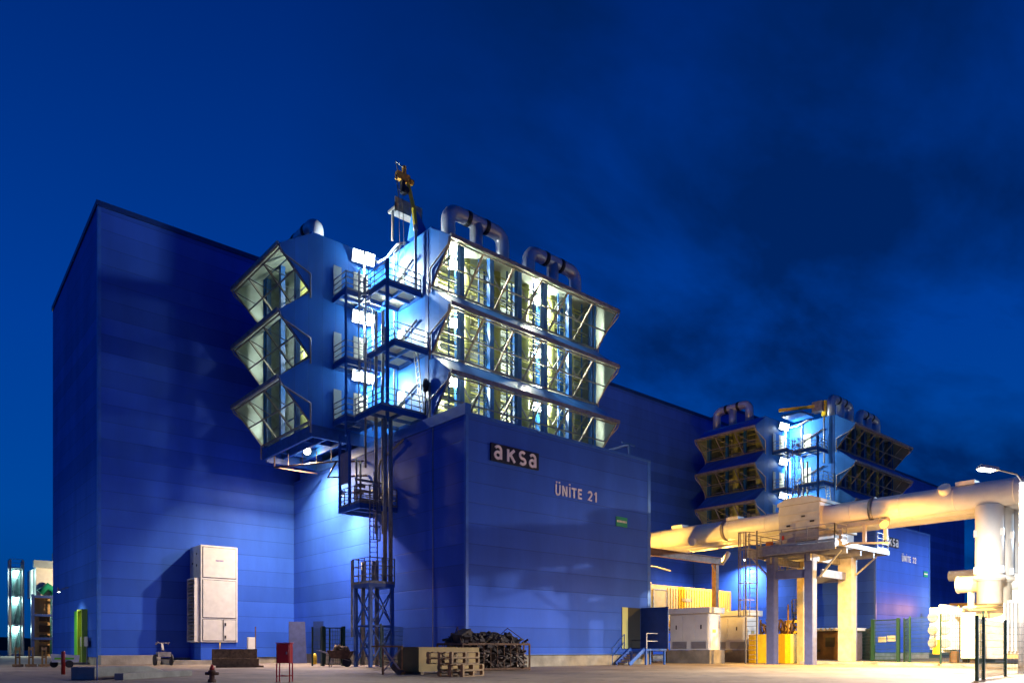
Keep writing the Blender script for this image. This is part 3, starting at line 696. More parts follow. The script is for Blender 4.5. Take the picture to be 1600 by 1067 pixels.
# exhaust manifolds on the roofs
def manifold(x0, x1, y, zb, zt, r, along, label, base):
    """inverted-U duct with a middle riser; along 'x' or 'y'"""
    t = thing('exhaust_duct', label, 'exhaust duct', base, 'aluminium clad roof ducts')
    Q = (lambda a, z: (a, y, z)) if along == 'x' else (lambda a, z: (y, a, z))
    ax = (1,0,0) if along == 'x' else (0,1,0)
    bend = r*1.5
    pts = [Q(x0, zb)] + [Vector(q) for q in arc(Q(x0+bend, zt-bend), bend, math.pi, math.pi/2, 6, ax, (0,0,1))] + [Vector(q) for q in arc(Q(x1-bend, zt-bend), bend, math.pi/2, 0, 6, ax, (0,0,1))] + [Q(x1, zb)]
    m = MB(); m.tube(pts, r, 16); xm = (x0+x1)/2; m.tube([Q(xm, zb), Q(xm, zt-0.05)], r*0.95, 16)
    for a in (x0, xm, x1): m.tube([Q(a, zb), Q(a, zb+0.45)], [r*1.25, r*1.02], 16)
    m.build('duct', ALU, t)
    bl = MB()
    for a in (xm-0.95*r-0.35, xm+0.95*r+0.3): bl.tube([Q(a-0.16, zt), Q(a+0.16, zt)], r*1.06, 16)
    bl.pieces('flexible_joint', BLACK, t)
    return t
m1 = manifold(3.9, 8.5, 7.0, ZT, 29.35, 0.46, 'x', 'left of the two ducts along the right roof edge of the near tower', (6.2, 7.0, ZT))
m2 = manifold(10.9, 15.6, 7.0, ZT, 29.15, 0.46, 'x', 'right of the two ducts along the right roof edge of the near tower', (13.2, 7.0, ZT))
m3 = manifold(13.4, 17.6, -2.1, ZT, 29.0, 0.46, 'y', 'duct on the left roof block of the near tower', (-2.1, 15.5, ZT))
for m, s in ((m1, 'left of the two ducts along the right roof edge of the far tower'), (m2, 'right of the two ducts along the right roof edge of the far tower'), (m3, 'duct on the left roof block of the far tower')):
    dup(m, m.location+Vector((52.2, 0, -0.45)), s)

# jib cranes on the towers
def crane():
    t = thing('jib_crane', 'yellow jib crane raised above the roof of the near tower', 'crane', (0.85, 6.35, ZT))
    m = MB(); m.tube([(0.95, 6.3, 22.5), (0.95, 6.3, 27.0)], 0.09, 10); m.tube([(0.95,6.3,26.6),(0.95,6.3,26.9)],0.16,10); m.build('mast', GALV, t)
    b = MB(); b.bar((0.95, 6.35, 26.9), (0.9, 6.45, 28.0), 0.20); b.bar((0.9, 6.45, 28.0), (0.62, 6.75, 29.8), 0.22); b.build('boom', YEL, t)
    h = MB(); h.box(-0.15, 0.75, 6.6, 6.9, 29.55, 30.0); h.box(0.3, 0.5, 6.65, 6.85, 30.01, 30.5); h.tube([(0.75,6.7,29.7),(1.0,6.7,29.7)],0.18,10); h.build('trolley_head', mat('orange_yellow_paint',(0.62,0.30,0.02),0.45,noise=.2), t)
    s = MB(); s.box(0.15, 0.42, 6.6, 6.85, 28.8, 29.54); s.tube([(0.45,6.5,29.0),(0.45,6.9,29.0)],0.2,10); s.build('hoist_drum', BLACK, t)
    r = MB(); r.bar((-0.15,6.6,30.0),(-0.3,6.6,30.45),0.05); r.bar((-0.3,6.6,30.45),(0.4,6.75,30.4),0.05); r.bar((-0.2,6.7,29.75),(0.25,7.0,28.2),0.05); r.bar((-0.05,6.7,28.9),(0.68,6.7,28.85),0.03); r.build('tie_rod', GALVD, t)
    c = MB(); c.tube([(-0.1,6.6,29.1),(0.05,6.6,24.0)],0.018,5); c.tube([(0.25,6.7,28.8),(0.4,6.6,23.5)],0.018,5); c.pieces('rope', BLACK, t)
    p = MB(); p.box(0.2, 2.2, 7.5, 8.3, 28.25, 28.4); p.box(0.2,0.28,7.45,7.5,28.0,28.6); p.box(0.2,2.2,7.45,7.5,28.1,28.95); 
    for x in (0.3, 2.1): p.bar((x,7.9,ZT),(x,7.9,28.25),0.12)
    p.build('service_platform', GALVD, t)
    k = MB(); k.hexa([(1.0,6.5,ZT),(2.4,6.5,ZT),(2.4,7.3,ZT),(1.0,7.3,ZT),(0.98,6.45,27.9),(1.2,6.45,27.9),(1.2,6.8,27.9),(0.98,6.8,27.9)]); k.build('base_box', TBLUE, t)
    return t
crane()
def crane_folded(ox):
    t = thing('jib_crane', 'yellow jib crane lying folded on the roof of the far tower', 'crane', (ox+1.0, 6.3, 26.0))
    m = MB(); m.tube([(ox+0.95,6.3,21.0),(ox+0.95,6.3,26.3)],0.09,10); m.build('mast', GALV, t)
    b = MB(); b.bar((ox+0.95,6.3,27.2),(ox-2.0,9.9,26.9),0.28); b.box(ox+0.75,ox+1.15,6.05,6.5,26.1,27.7); b.build('boom', YEL, t)
    s = MB(); s.box(ox+0.2,ox+0.95,6.2,7.3,26.5,27.6); s.build('hoist_box', GALVD, t)
    r = MB(); r.box(ox-1.8,ox+0.9,7.4,9.7,26.15,26.4); r.build('rest_frame', STEELB, t)
crane_folded(52.2)
# ------------------------------------------------------------------ hanging valve cage and lattice tower at the annex side walls
def hanging_cage(label):
    t = thing('hanging_platform', label, 'platform', (-1.3, 8.1, 9.3), 'cages hung on the annex side walls')
    x0, x1, y0, y1, z = -2.6, -0.02, 6.85, 9.45, 9.6
    f = MB(); f.box(x0,x1,y0,y0+.1,z-.3,z); f.box(x0,x1,y1-.1,y1,z-.3,z); f.box(x0,x0+.1,y0+.105,y1-.105,z-.3,z); f.box(x0+.105,x1,8.1,8.2,z-.25,z-.05); f.build('frame', STEELB, t)
    g = MB(); grating(g, x0+.11, x1, y0+.11, y1-.11, z, 0.12); g.build('grating', GALVD, t)
    r = MB(); railing(r, [(x1,y0+.05,z),(x0+.05,y0+.05,z),(x0+.05,y1-.05,z),(x1,y1-.05,z)], step=0.65); r.build('railing', GALVD, t)
    p = MB(); p.box(x0,x0+.14,y1-.14,y1,z+.005,14.1); p.box(x0,x0+.14,8.1,8.24,z+.005,14.1); p.bar((x0+.07,y1-.1,z+1.2),(x0+.07,8.2,14.0),0.08); p.pieces('hanger', STEELB, t)
    b = MB(); b.box(x0+.03,x0+.06,8.26,9.28,11.0,12.9); b.build('panel', GREYP, t)
    v = MB(); rn = random.Random(5)
    for i in range(5):
        x = -2.1+i*0.45; y = 7.5+rn.random()*1.0
        v.tube([(x,y,z),(x,y,z+rn.uniform(0.9,3.6))],0.07,8)
        zz = z+rn.uniform(.4,1.0); v.tube([(x,y-.22,zz),(x,y+.22,zz)],0.13,10); v.tube([(x-.13,y-.3,zz+.35),(x+.13,y-.3,zz+.35)],0.1,8)
    for zz in (0.45, 0.95, 1.6): v.tube([(-2.3,7.9,z+zz),(-0.1,7.9,z+zz)],0.08,8)
    v.build('valve_group', GALVD, t)
    l = MB(); ladder(l, (-1.75, 6.7, 5.2), (-1.75, 6.7, 10.7), (1,0,0), 0.5); lo = l.build('ladder', GALVD, t)
    c = MB(); cage(c, (-1.75,6.7,7.4), (-1.75,6.7,10.6), (1,0,0), (-.3,-1,0)); c.build('safety_cage', GALVD, lo)
    return t
hc = hanging_cage('blue railed cage of valves hung on the side wall of the near annex')
dup(hc, hc.location+Vector((51.0,0,-0.3)), 'small cage of valves hung on the side wall of the far annex')
def lattice(label, paint):
    t = thing('lattice_tower', label, 'lattice tower', (-2.4, 5.5, 0), 'braced steel towers carrying risers')
    x0, x1, y0, y1 = -3.15, -1.75, 4.65, 6.3; zt = 4.7
    for x in (x0, x1):
        for y in (y0, y1):
            m = MB(); m.box(x-.09, x+.09, y-.09, y+.09, 0.02, zt-.2); m.box(x-.16,x+.16,y-.16,y+.16,0,0.018); m.pieces('leg', paint, t)
    b = MB()
    for z0, z1 in ((0.15, 2.3), (2.35, zt-.3)):
        for (p, q) in (((x0,y0),(x1,y0)), ((x0,y1),(x1,y1)), ((x0,y0),(x0,y1)), ((x1,y0),(x1,y1))):
            b.bar((*p,z0),(*q,z1),0.06); b.bar((*q,z0),(*p,z1),0.06)
    b.build('bracing', paint, t)
    h = MB()
    for (p, q) in (((x0,y0),(x1,y0)), ((x0,y1),(x1,y1)), ((x0,y0),(x0,y1)), ((x1,y0),(x1,y1))): h.bar((*p,2.32),(*q,2.32),0.1)
    h.build('middle_frame', paint, t)
    d = MB(); d.box(x0-.12,x1+.12,y0-.12,y1+.12,zt-.2,zt); d.build('deck', paint, t)
    r = MB(); railing(r, [(x0-.1,y0-.1,zt),(x1+.1,y0-.1,zt),(x1+.1,y1+.1,zt),(x0-.1,y1+.1,zt),(x0-.1,y0-.1,zt)], 1.45, (0.5,1.0,1.45), 0.7); r.build('railing', GALVD, t)
    for x, y, top in ((-2.9,5.9,6.0),(-2.75,5.0,6.0),(-2.25,5.5,6.1),(-2.0,5.0,14.2),(-1.75,4.8,14.2)):
        m = MB(); m.tube([(x,y,0.1 if y>5.3 else zt),(x,y,top)],0.12,10); m.build('riser', GALVD, t)
    l = MB(); ladder(l, (-3.45,6.2,1.7),(-3.45,6.2,6.1),(0.4,1,0),0.5); l.build('ladder', GALVD, t)
    return t
l1 = lattice('blue cross-braced steel tower carrying pipes up the near annex side wall', STEELB)
l2t = dup(l1, l1.location+Vector((51.0,0.6,0)), 'similar braced tower far off beside the second annex, seen between platform columns')

# ------------------------------------------------------------------ bus ducts, steel platform, switchgear box
def bus_duct(u, label):
    t = thing('bus_duct', label, 'duct', (u, -6.0, 9.1), 'white horizontal ducts')
    m = MB(); m.tube([(u,21.3,9.85),(u,-33.0,9.85)],0.74,24); m.build('duct', WHITE, t)
    sb = MB()
    for i in range(18): sb.tube([(u,20.0-i*3.0,9.85),(u,19.94-i*3.0,9.85)],0.752,24)
    sb.pieces('seam_band', WHITE, t)
    if u < 25:
        c = MB()
        for y in (-0.6, -11.3): c.tube([(u,y-.12,9.85),(u,y+.12,9.85)],0.80,24)
        c.pieces('clamp_ring', GALVD, t)
        h = MB()
        for y in (-15.6,): h.tube([(u-.45,y,10.15),(u-.80,y,10.5)],0.33,14)
        for y in (2.0,): h.tube([(u-.45,y,9.3),(u-.78,y,9.2)],0.3,14)
        h.pieces('inspection_port', WHITE, t)
        k = MB()
        for y in (3.6, -16.6, -1.3): k.box(u-.5,u+.35,y-.5,y+.5,10.5,10.72)
        k.pieces('top_hatch', WHITE, t)
    return t
for u, s in ((24.0, 'front white duct crossing the picture to the right, nearest of the three'), (25.75, 'middle white duct, mostly hidden behind the front duct'), (27.5, 'rearmost white duct, its underside showing below the others')):
    bus_duct(u, s)
for i, (u, s) in enumerate(((24.0, 'front upright white duct dropping to the transformer, brightest of three'), (25.75, 'middle upright white duct dropping to the transformer'), (27.5, 'rear upright white duct dropping to the transformer, partly hidden'))):
    t = thing('duct_riser', s, 'duct', (u, -17.7, 5.2), 'white upright ducts')
    m = MB(); m.tube([(u,-17.7,9.2),(u,-17.7,4.9)],0.70,20); m.build('duct', WHITE, t)
    m = MB(); m.tube([(u,-17.7,5.2),(u,-17.7,4.98),(u,-17.7,4.96),(u,-17.7,3.6)],[0.80,0.80,0.62,0.62],20); m.build('bellows', OFFW, t)
    m = MB()
    for z in (7.6, 5.5):
        for a in (0.2, 2.3, 4.4): m.box(u+.72*math.cos(a)-.09,u+.72*math.cos(a)+.09,-17.7+.72*math.sin(a)-.09,-17.7+.72*math.sin(a)+.09,z-.2,z+.2)
    m.pieces('lug', WHITE, t)
d2 = MB(); d2.tube([(52,-17.0,7.3),(46,-13.5,7.3),(46,-8.3,7.3)],0.45,16); tag(d2.build('cross_duct', WHITE), 'thin white duct level behind the transformer, lit orange beneath', 'duct')

def steel_platform():
    t = thing('steel_platform', 'galvanised steel platform on tall columns under the white duct', 'platform', (24.5, -6.8, 0))
    for (x, y) in ((22.0,-5.4),(22.0,-8.1)):
        m = MB(); m.box(x-.25,x+.25,y-.29,y-.25,0.02,7.2); m.box(x-.25,x+.25,y+.25,y+.29,0.02,7.2); m.box(x-.03,x+.03,y-.25,y+.25,0.02,7.2); m.box(x-.4,x+.4,y-.4,y+.4,0,0.018); m.pieces('column', COLUMNM, t)
        m = MB(); m.box(x-.31,x-.252,y-.27,y+.27,0.0,7.2); m.build('cover_plate', COLUMNM, t)
    m = MB(); m.box(25.6,26.3,-9.1,-8.2,0.2,7.2); m.pieces('column', mat('blotched_concrete', (0.40,0.35,0.27), 0.8, noise=0.3, nscale=2.5, bump=0.2, bscale=9), t)
    m = MB(); m.box(26.305,26.6,-9.05,-8.9,0.2,7.2); m.pieces('column_flange', COLUMNM, t)
    m = MB(); m.box(25.5,25.9,-5.75,-5.3,0.0,7.2); m.pieces('column', mat('lamp_yellow_steel', (0.42,0.33,0.15), 0.55, noise=0.25), t)  # yellow lamp light on this column put into its steel colour
    m = MB(); m.box(24.6,28.0,-10.3,-6.0,0,0.18); m.build('footing', CONC, t)
    b = MB(); b.box(21.9,22.1,-7.8,-5.7,5.7,6.25); b.box(22.3,25.6,-8.75,-8.6,5.7,6.2); b.box(25.7,25.9,-8.2,-5.75,5.6,6.1); b.pieces('cross_beam', COLUMNM, t)
    e = MB(); e.box(21.3,21.45,-10.05,-3.9,7.3,7.8); e.box(21.46,29.3,-10.05,-9.9,7.55,7.85); e.box(29.31,29.4,-10.05,-3.9,7.55,7.85); e.box(21.46,29.3,-4.05,-3.9,7.3,7.8)
    for x in (23.2,25.2,27.2): e.box(x,x+.15,-9.89,-4.06,7.2,7.68)
    e.build('edge_beam', GALV, t)
    k = MB(); k.box(21.46,26.0,-8.35,-8.05,6.75,7.18); k.box(21.46,26.0,-5.55,-5.25,6.75,7.18); k.pieces('main_beam', GALVD, t)
    g = MB(); grating(g, 21.47,29.3,-9.88,-4.07,7.76,0.16); g.build('grating', GALVD, t)
    r = MB(); railing(r, [(29.3,-9.98,7.85),(27.6,-9.98,7.85)], step=0.9); r.build('railing', GALV, t); r = MB(); railing(r, [(23.0,-9.98,7.85),(21.38,-9.98,7.82),(21.38,-4.6,7.82)], step=1.55); r.build('railing', GALV, t); r = MB(); railing(r, [(21.38,-3.95,7.82),(29.3,-3.95,7.82)], step=1.6); r.build('railing', GALV, t)
    s = MB(); s.bar((22.2,-8.6,5.7),(22.2,-10.0,7.3),0.1); s.bar((26.2,-9.1,6.0),(27.5,-9.95,7.3),0.1); s.bar((22.1,-5.1,5.9),(22.0,-3.9,7.3),0.1); s.pieces('knee_brace', GALV, t)
    dsp = MB()
    for y in (-9.4,-10.9,-12.2):
        for x in (23.5,): dsp.bar((x,y,7.8),(x,y,9.1),0.2)
    dsp.bar((23.5,-9.2,9.0),(23.5,-12.4,9.0),0.25); dsp.bar((23.5,-9.4,7.9),(23.5,-12.4,7.6),0.12); dsp.build('duct_support', GREYP, t)
    return t
steel_platform()
t = thing('caged_ladder', 'tall caged steel ladder climbing to the left end of the platform', 'ladder', (20.9, -3.6, 0))
m = MB(); ladder(m, (20.85,-4.5,0),(20.85,-4.5,9.0),(-0.25,1,0),0.75,0.32,0.08); lo = m.build('rails', GALVD, t)
m = MB(); cage(m, (20.85,-4.3,3.2),(20.85,-4.3,8.9),(-.25,1,0),(-1,.2,0),0.8,0.8,1.1); m.build('safety_cage', GALVD, t)
def switch_box():
    t = thing('switchgear_box', 'white box with a sloped lid built around the duct on the platform', 'cabinet', (24.2, -6.8, 7.8))
    m = MB(); m.box(22.9,28.4,-8.25,-5.35,9.05,10.75); m.build('body', OFFW, t, 0.03)
    m = MB(); m.prism([(22.85,-8.35,10.755),(22.85,-5.25,10.755),(22.85,-5.25,10.95),(22.85,-6.0,11.25),(22.85,-7.6,11.25),(22.85,-8.35,10.95)],(5.6,0,0)); m.build('lid', OFFW, t)
    m = MB(); m.box(22.86,22.895,-8.25,-5.35,10.1,10.16); m.box(22.86,22.895,-8.25,-5.35,9.6,9.63); m.pieces('panel_ridge', OFFW, t)
    m = MB(); m.box(22.85,22.89,-7.9,-7.6,9.45,9.56); m.box(22.85,22.89,-6.2,-5.95,9.3,9.42); m.box(22.85,22.89,-7.25,-7.0,9.85,9.95); m.pieces('handle', BLACK, t)
    m = MB(); m.box(23.0,28.2,-8.1,-7.9,7.83,9.04); m.box(23.0,28.2,-5.6,-5.4,7.83,9.04); m.box(22.9,23.1,-6.6,-5.4,7.85,9.0); m.box(22.9,23.1,-8.2,-6.61,8.3,9.0); m.pieces('stand', GREYP, t)
    m = MB(); m.box(22.86,22.895,-5.75,-5.6,8.45,8.75); m.pieces('red_tag', RED, t)
    return t
switch_box()
m = MB(); m.box(21.9,22.3,-5.3,-4.95,7.85,8.35); tag(m.build('orange_container', ORANGE, None, 0.03), 'small orange container standing on the platform deck beside the white box', 'container')
f = floodlight('glaring orange sodium lamp at the right corner of the steel platform', (22.3,-12.6,8.6), (-0.55,-0.6,-0.55), SODIUM, E_SOD, 0.55)
add_light(f, (21.8,-13.2,7.9), SODIUM, 24000, 0.15, 'SPOT', 172, (0,0.05,-1), 0.9); add_light(f, (21.7,-13.3,7.8), (1.0,0.42,0.05), 1100, 0.25)
# gantry with shed lamp
t = thing('pipe_gantry', 'rust-red steel gantry beam on a single column beside the near annex', 'gantry', (26.0, 3.0, 0))
m = MB(); m.box(16.0,28.6,2.9,2.93,8.0,8.45); m.box(16.0,28.6,2.75,3.1,8.45,8.5); m.box(16.0,28.6,2.75,3.1,7.95,8.0); m.build('beam', RUSTRED, t)
m = MB(); m.box(27.9,28.3,2.95,3.35,0,7.95); m.bar((27.6,3.1,7.9),(28.1,3.1,7.0),0.15); m.build('column', RUSTRED, t)
m = MB(); m.tube([(16.0,3.6,7.3),(22,4.5,7.45),(26.5,6.5,7.6)],0.07,8); m.bar((21.2,5.0,7.3),(20.3,5.2,6.2),0.09); m.bar((21.2,5.0,7.3),(22.3,5.2,6.2),0.09); m.build('conduit', GALVD, t)
t = thing('yard_lamp', 'tilted yard lamp at the end of the gantry beam, its back to the camera', 'lamp', (28.9,2.9,8.2))
m = MB(); m.tube([(28.7,2.9,8.0),(29.1,2.7,8.7),(29.2,2.6,9.0)],[0.12,0.2,0.17],10); m.build('housing', OFFW, t)
m = MB(); m.hexa([(28.85,2.98,8.0),(29.05,2.98,8.0),(29.3,2.8,8.85),(29.1,2.8,8.85),(28.88,3.03,8.0),(29.08,3.03,8.0),(29.33,2.86,8.85),(29.13,2.86,8.85)]); m.build('lamp_glass', E_SOD, t)
add_light(t, (28.9,3.25,8.2), SODIUM, 6000, .15)
f = floodlight('sodium lamp behind the transformer that washes the far annex orange', (64.0,-3.2,5.6), (-0.5,0.8,-0.3), SODIUM, E_SOD, 0.5, None, (0,0,-0.5))
add_light(f, (63.8,-2.9,5.5), (1.0,0.42,0.09), 1600, 0.2)
m = MB(); m.box(63.94,64.06,-3.26,-3.14,0,5.2); m.build('lamp_post', GALVD, f)
m = MB(); m.bar((28.3,3.0,7.9),(28.75,2.9,8.1),0.06); m.build('arm', GALVD, t)

# container with lamp yellow in its paint, kiosks, small yard things at the right
def container():
    t = thing('container', 'long ribbed container raised on a steel frame, lamp yellow put into its paint', 'container', (26.5, 6.0, 0))
    pale = mat('container_lamp_yellow', (0.62,0.44,0.06), 0.45, noise=0.08)  # yellowish paint deepened with the yellow of the sodium light
    m = MB(); m.box(16.6,33.3,5.0,8.4,2.6,6.13)
    m.build('body', pale, t)
    m = MB(); x = 24.2
    while x < 33.1:
        m.box(x,x+.18,4.955,4.998,2.75,5.95); x += 0.36
    m.build('ribs', pale, t)
    m = MB(); m.box(22.4,23.9,4.95,4.997,2.7,5.7); m.build('door', pale, t)
    m = MB(); m.bar((22.3,4.93,2.7),(22.3,4.93,5.75),0.06); m.bar((23.98,4.93,2.7),(23.98,4.93,5.75),0.06); m.bar((22.3,4.93,5.75),(23.98,4.93,5.75),0.06); m.build('door_frame', GALVD, t)
    m = MB(); m.box(28.6,28.8,4.92,4.95,4.1,4.6); m.box(26.0,27.3,4.935,4.953,4.95,5.2); m.pieces('marking', GREYP, t)
    m = MB()
    for x in (19.0,22.2,24.2,28.0,33.0): m.box(x-.12,x+.12,5.0,5.24,0,2.6)
    for z in (0.9,1.6,2.35): m.bar((18,5.0,z),(26,5.0,z),0.1)
    m.pieces('stand', DULLY, t)
    r = MB(); railing(r, [(21.0,3.6,2.6),(24.6,3.6,2.6)], step=1.2); r.build('railing', WHITE, t)
    m = MB(); m.box(20.8,24.6,3.5,4.9,2.45,2.58); m.build('landing', GALVD, t)
    return t
container()
def kiosk(x, y, lx, ly, label, doors):
    t = thing('electrical_kiosk', label, 'kiosk', (x+lx/2, y+ly/2, 0), 'white flat-roofed kiosks on concrete plinths')
    MB().box(x-.15,x+lx+.25,y-.2,y+ly+.2,0,0.96).build('plinth', CONCD, t)
    MB().box(x,x+lx,y,y+ly,0.97,3.55).build('body', WHITE, t)
    m = MB(); m.box(x-.2,x+lx+.25,y-.22,y+ly+.22,3.56,3.98); m.build('roof', WHITE, t, 0.03)
    for i in range(doors):
        y0 = y+.06+i*(ly-.1)/doors; m = MB(); m.box(x-.03,x-.003,y0+.02,y0+(ly-.1)/doors-.02,1.65,3.4); d = m.build('door', WHITE, t)
        if i != 1 or doors < 3:
            m = MB(); yy = y0+(ly-.1)/doors*.5; m.box(x-.06,x-.032,yy-.04,yy+.04,2.45,2.75); m.pieces('handle', BLACK, d)
    for i in range(2):
        y0 = y+.15+i*ly*.5; m = MB()
        for k in range(6): m.box(x-.05,x-.004,y0,y0+ly*.38,1.08+k*.085,1.13+k*.085)
        m.build('vent', GREYP, t)
    m = MB(); m.box(x+lx*.35,x+lx*.6,y-.02,y-.003,2.2,2.42); m.build('warning_plate', YEL, t)
    return t
kiosk(20.35,-1.45,1.45,3.3,'near white kiosk whose long side lies in violet shade', 3)
kiosk(26.0,-1.05,1.6,3.4,'farther white kiosk lit yellow, behind the caged ladder', 2)
def yellow_stand():
    t = thing('machine_stand', 'yellow boxed machine with dark coils on top between the platform columns', 'machine', (25.5,-3.5,0))
    MB().box(24.6,27.2,-4.9,-2.0,0,2.1).build('casing', YEL, t, 0.03)
    m = MB(); rn = random.Random(2)
    for i in range(26):
        x = rn.uniform(24.9,26.9); y = rn.uniform(-4.6,-2.4); m.tube([(x,y,2.1),(x+rn.uniform(-.3,.3),y+rn.uniform(-.3,.3),2.5),(x+rn.uniform(-.4,.4),y+rn.uniform(-.4,.4),rn.uniform(2.7,3.3))],0.08,6)
    m.build('coils', RUST, t)
    m = MB()
    for x,y in ((25.0,-4.9),(26.6,-5.0)): m.bar((x,y,2.1),(x,y,4.2),0.08)
    m.pieces('post', DULLY, t)
    m = MB(); m.box(28.2,28.5,-4.4,-4.1,0,3.0); m.box(28.2,28.5,-3.2,-2.9,0,3.0); m.box(28.2,28.5,-4.4,-2.9,2.2,2.4); m.box(28.2,28.5,-4.4,-2.9,3.0,3.2); m.build('frame', YEL, t)
    return t
yellow_stand()
t = thing('generator_set', 'dark boxed unit with a ribbed pale roof behind the concrete column', 'machine', (32.0,-4.5,0))
MB().box(30.6,33.0,-6.6,-3.0,0.2,2.35).build('casing', BROWN, t, 0.03)
m = MB(); m.box(30.4,33.2,-6.9,-2.7,2.4,2.5); 
for i in range(12): m.box(30.38,33.22,-6.8+i*.35,-6.65+i*.35,2.5,2.62)
m.build('roof', OFFW, t)
m = MB(); m.box(30.55,30.59,-5.6,-4.9,1.2,1.9); m.box(30.55,30.59,-4.5,-4.2,0.8,1.0); m.pieces('control_panel', BLACK, t)

# stair at the right end of the near annex
t = thing('entrance_stair', 'blue steel stair with white handrail at the doorway of the near annex', 'stair', (13.8,-0.9,0))
m = MB(); m.bar((11.9,-0.25,0.05),(13.4,-0.25,1.02),0.08,0.22); m.bar((11.9,-1.35,0.05),(13.4,-1.35,1.02),0.08,0.22); m.pieces('stringer', TRIM, t)
m = MB()
for i in range(5): m.box(12.0+i*.28,12.27+i*.28,-1.3,-0.3,0.17+i*.17,0.20+i*.17)
m.pieces('tread', TRIM, t)
m = MB(); m.box(13.4,15.5,-1.5,-0.1,0.92,1.04); m.build('landing', TRIM, t)
m = MB()
for x,y in ((13.5,-1.4),(15.4,-1.4),(13.5,-0.2),(15.4,-0.2)): m.box(x-.06,x+.06,y-.06,y+.06,0,0.915)
m.pieces('leg', TRIM, t)
m = MB(); railing(m, [(13.5,-1.45,1.04),(15.45,-1.45,1.04),(15.45,-0.2,1.04)], 1.0, (0.5,1.0), 2.2, 0.05, False); m.build('handrail', WHITE, t)
m = MB(); railing(m, [(11.7,-0.12,0.05),(12.9,-0.12,1.0)], 1.0, (0.5,1.0), 1.2, 0.035, False); m.build('handrail', STEELB, t)

# ------------------------------------------------------------------ transformer
def transformer():
    t = thing('transformer', 'big white power transformer with conservator drum and radiator banks', 'transformer', (27.5,-16.5,0))
    MB().box(25.6,29.6,-18.6,-14.2,0.45,3.3).build('tank', WHITE, t, 0.05)
    m = MB(); m.box(25.45,29.75,-18.75,-14.05,3.3,3.42); m.build('tank_cover', OFFW, t)
    m = MB(); m.tube([(26.2,-13.9,4.95),(26.2,-17.6,4.95)],0.50,20); m.tube([(26.2,-13.86,4.95),(26.2,-13.9,4.95)],0.54,20); m.tube([(26.2,-17.6,4.95),(26.2,-17.64,4.95)],0.54,20); m.build('conservator', WHITE, t)
    m = MB()
    for y in (-14.6,-16.9): m.bar((26.2,y,3.4),(26.2,y,4.5),0.3)
    m.pieces('conservator_stand', OFFW, t)
    def bank(x0, x1, y0, y1, z0, z1, n, along):
        m = MB()
        for i in range(n):
            if along == 'x': a = x0+(x1-x0)*i/(n-1); m.box(a-.035,a+.035,y0,y1,z0,z1)
            else: a = y0+(y1-y0)*i/(n-1); m.box(x0,x1,a-.035,a+.035,z0,z1)
        if along == 'x': m.tube([(x0,(y0+y1)/2,z1+.1),(x1,(y0+y1)/2,z1+.1)],0.1,10); m.tube([(x0,(y0+y1)/2,z0-.1),(x1,(y0+y1)/2,z0-.1)],0.1,10)
        else: m.tube([((x0+x1)/2,y0,z1+.1),((x0+x1)/2,y1,z1+.1)],0.1,10); m.tube([((x0+x1)/2,y0,z0-.1),((x0+x1)/2,y1,z0-.1)],0.1,10)
        m.build('radiator', WHITE, t)
    bank(25.9,28.6,-13.6,-12.4,1.0,3.6,15,'x'); bank(24.1,25.2,-18.9,-16.9,0.9,3.6,12,'y'); bank(23.9,25.2,-21.4,-19.2,0.9,3.7,13,'y')
    m = MB()
    for i in range(2):
        for j in range(3): m.tube([(25.8+0.02,-13.3+i*.7,1.4+j*.8),(25.72,-13.3+i*.7,1.4+j*.8)],0.28,14)
    m.pieces('fan', GREYP, t)
    m = MB(); m.box(25.9,26.3,-13.9,-13.6,0.2,0.9); m.box(27.8,28.2,-13.9,-13.6,0.2,0.9); m.box(25.9,29.2,-18.2,-17.8,0.18,0.44); m.box(25.9,29.2,-15.0,-14.6,0.18,0.44); m.pieces('skid', BROWN, t)
    m = MB()
    for k in range(4): m.tube([(26.6+k*.55,-15.6,3.42),(26.6+k*.55,-15.7,4.5)],[0.16,0.08],10)
    m.pieces('bushing', mat('brown_porcelain', (0.25,0.10,0.03), 0.3), t)
    m = MB(); m.tube([(25.5,-14.4,3.5),(25.0,-14.6,3.5),(24.9,-16.6,3.5)],0.08,8); m.tube([(26.2,-17.4,4.5),(25.3,-17.8,4.0),(25.2,-18.9,3.6)],0.06,8); m.tube([(25.5,-15.6,3.3),(25.5,-15.6,0.5)],0.04,6); m.tube([(25.3,-19.0,3.6),(26.0,-18.9,5.0),(27.2,-18.8,4.0)],0.05,6); m.build('oil_pipe', OFFW, t)
    m = MB(); m.box(25.75,25.82,-13.0,-12.6,0.7,1.6); m.build('warning_plate', YEL, t)
    t.location.y -= 1.5
    return t
transformer()
m = MB(); m.box(24.0,34,-24,-11.5,0,0.16); tag(m.build('transformer_pad', CONC), None, None, None, 'structure')
m = MB(); m.box(28.2,46,-11.3,-8.2,0,0.14); tag(m.build('fence_kerb', CONC), None, None, None, 'structure')
m = MB(); m.box(31.0,31.2,-13.5,-13.3,0.16,3.9); m.box(31.0,31.2,-17.5,-17.3,0.16,3.9); m.box(30.95,31.25,-17.5,-13.3,3.91,4.1); tag(m.build('cable_frame', BROWN), 'brown steel portal frame just behind the transformer', 'frame')
m = MB(); m.hexa([(33,-15.0,3.2),(40,-15.6,3.2),(40,-17.0,3.2),(33,-17.0,3.2),(33,-15.0,4.3),(40,-15.6,4.3),(40,-17.0,3.9),(33,-17.0,3.9)]); tag(m.build('green_cover', LGREEN, None, 0.05), 'bright green cover seen between the transformer radiators', 'cover')
t = thing('pipe_rack', 'blue steel rack with a white tank, far behind the transformer at the right edge', 'pipe rack', (45,-25,0))
m = MB()
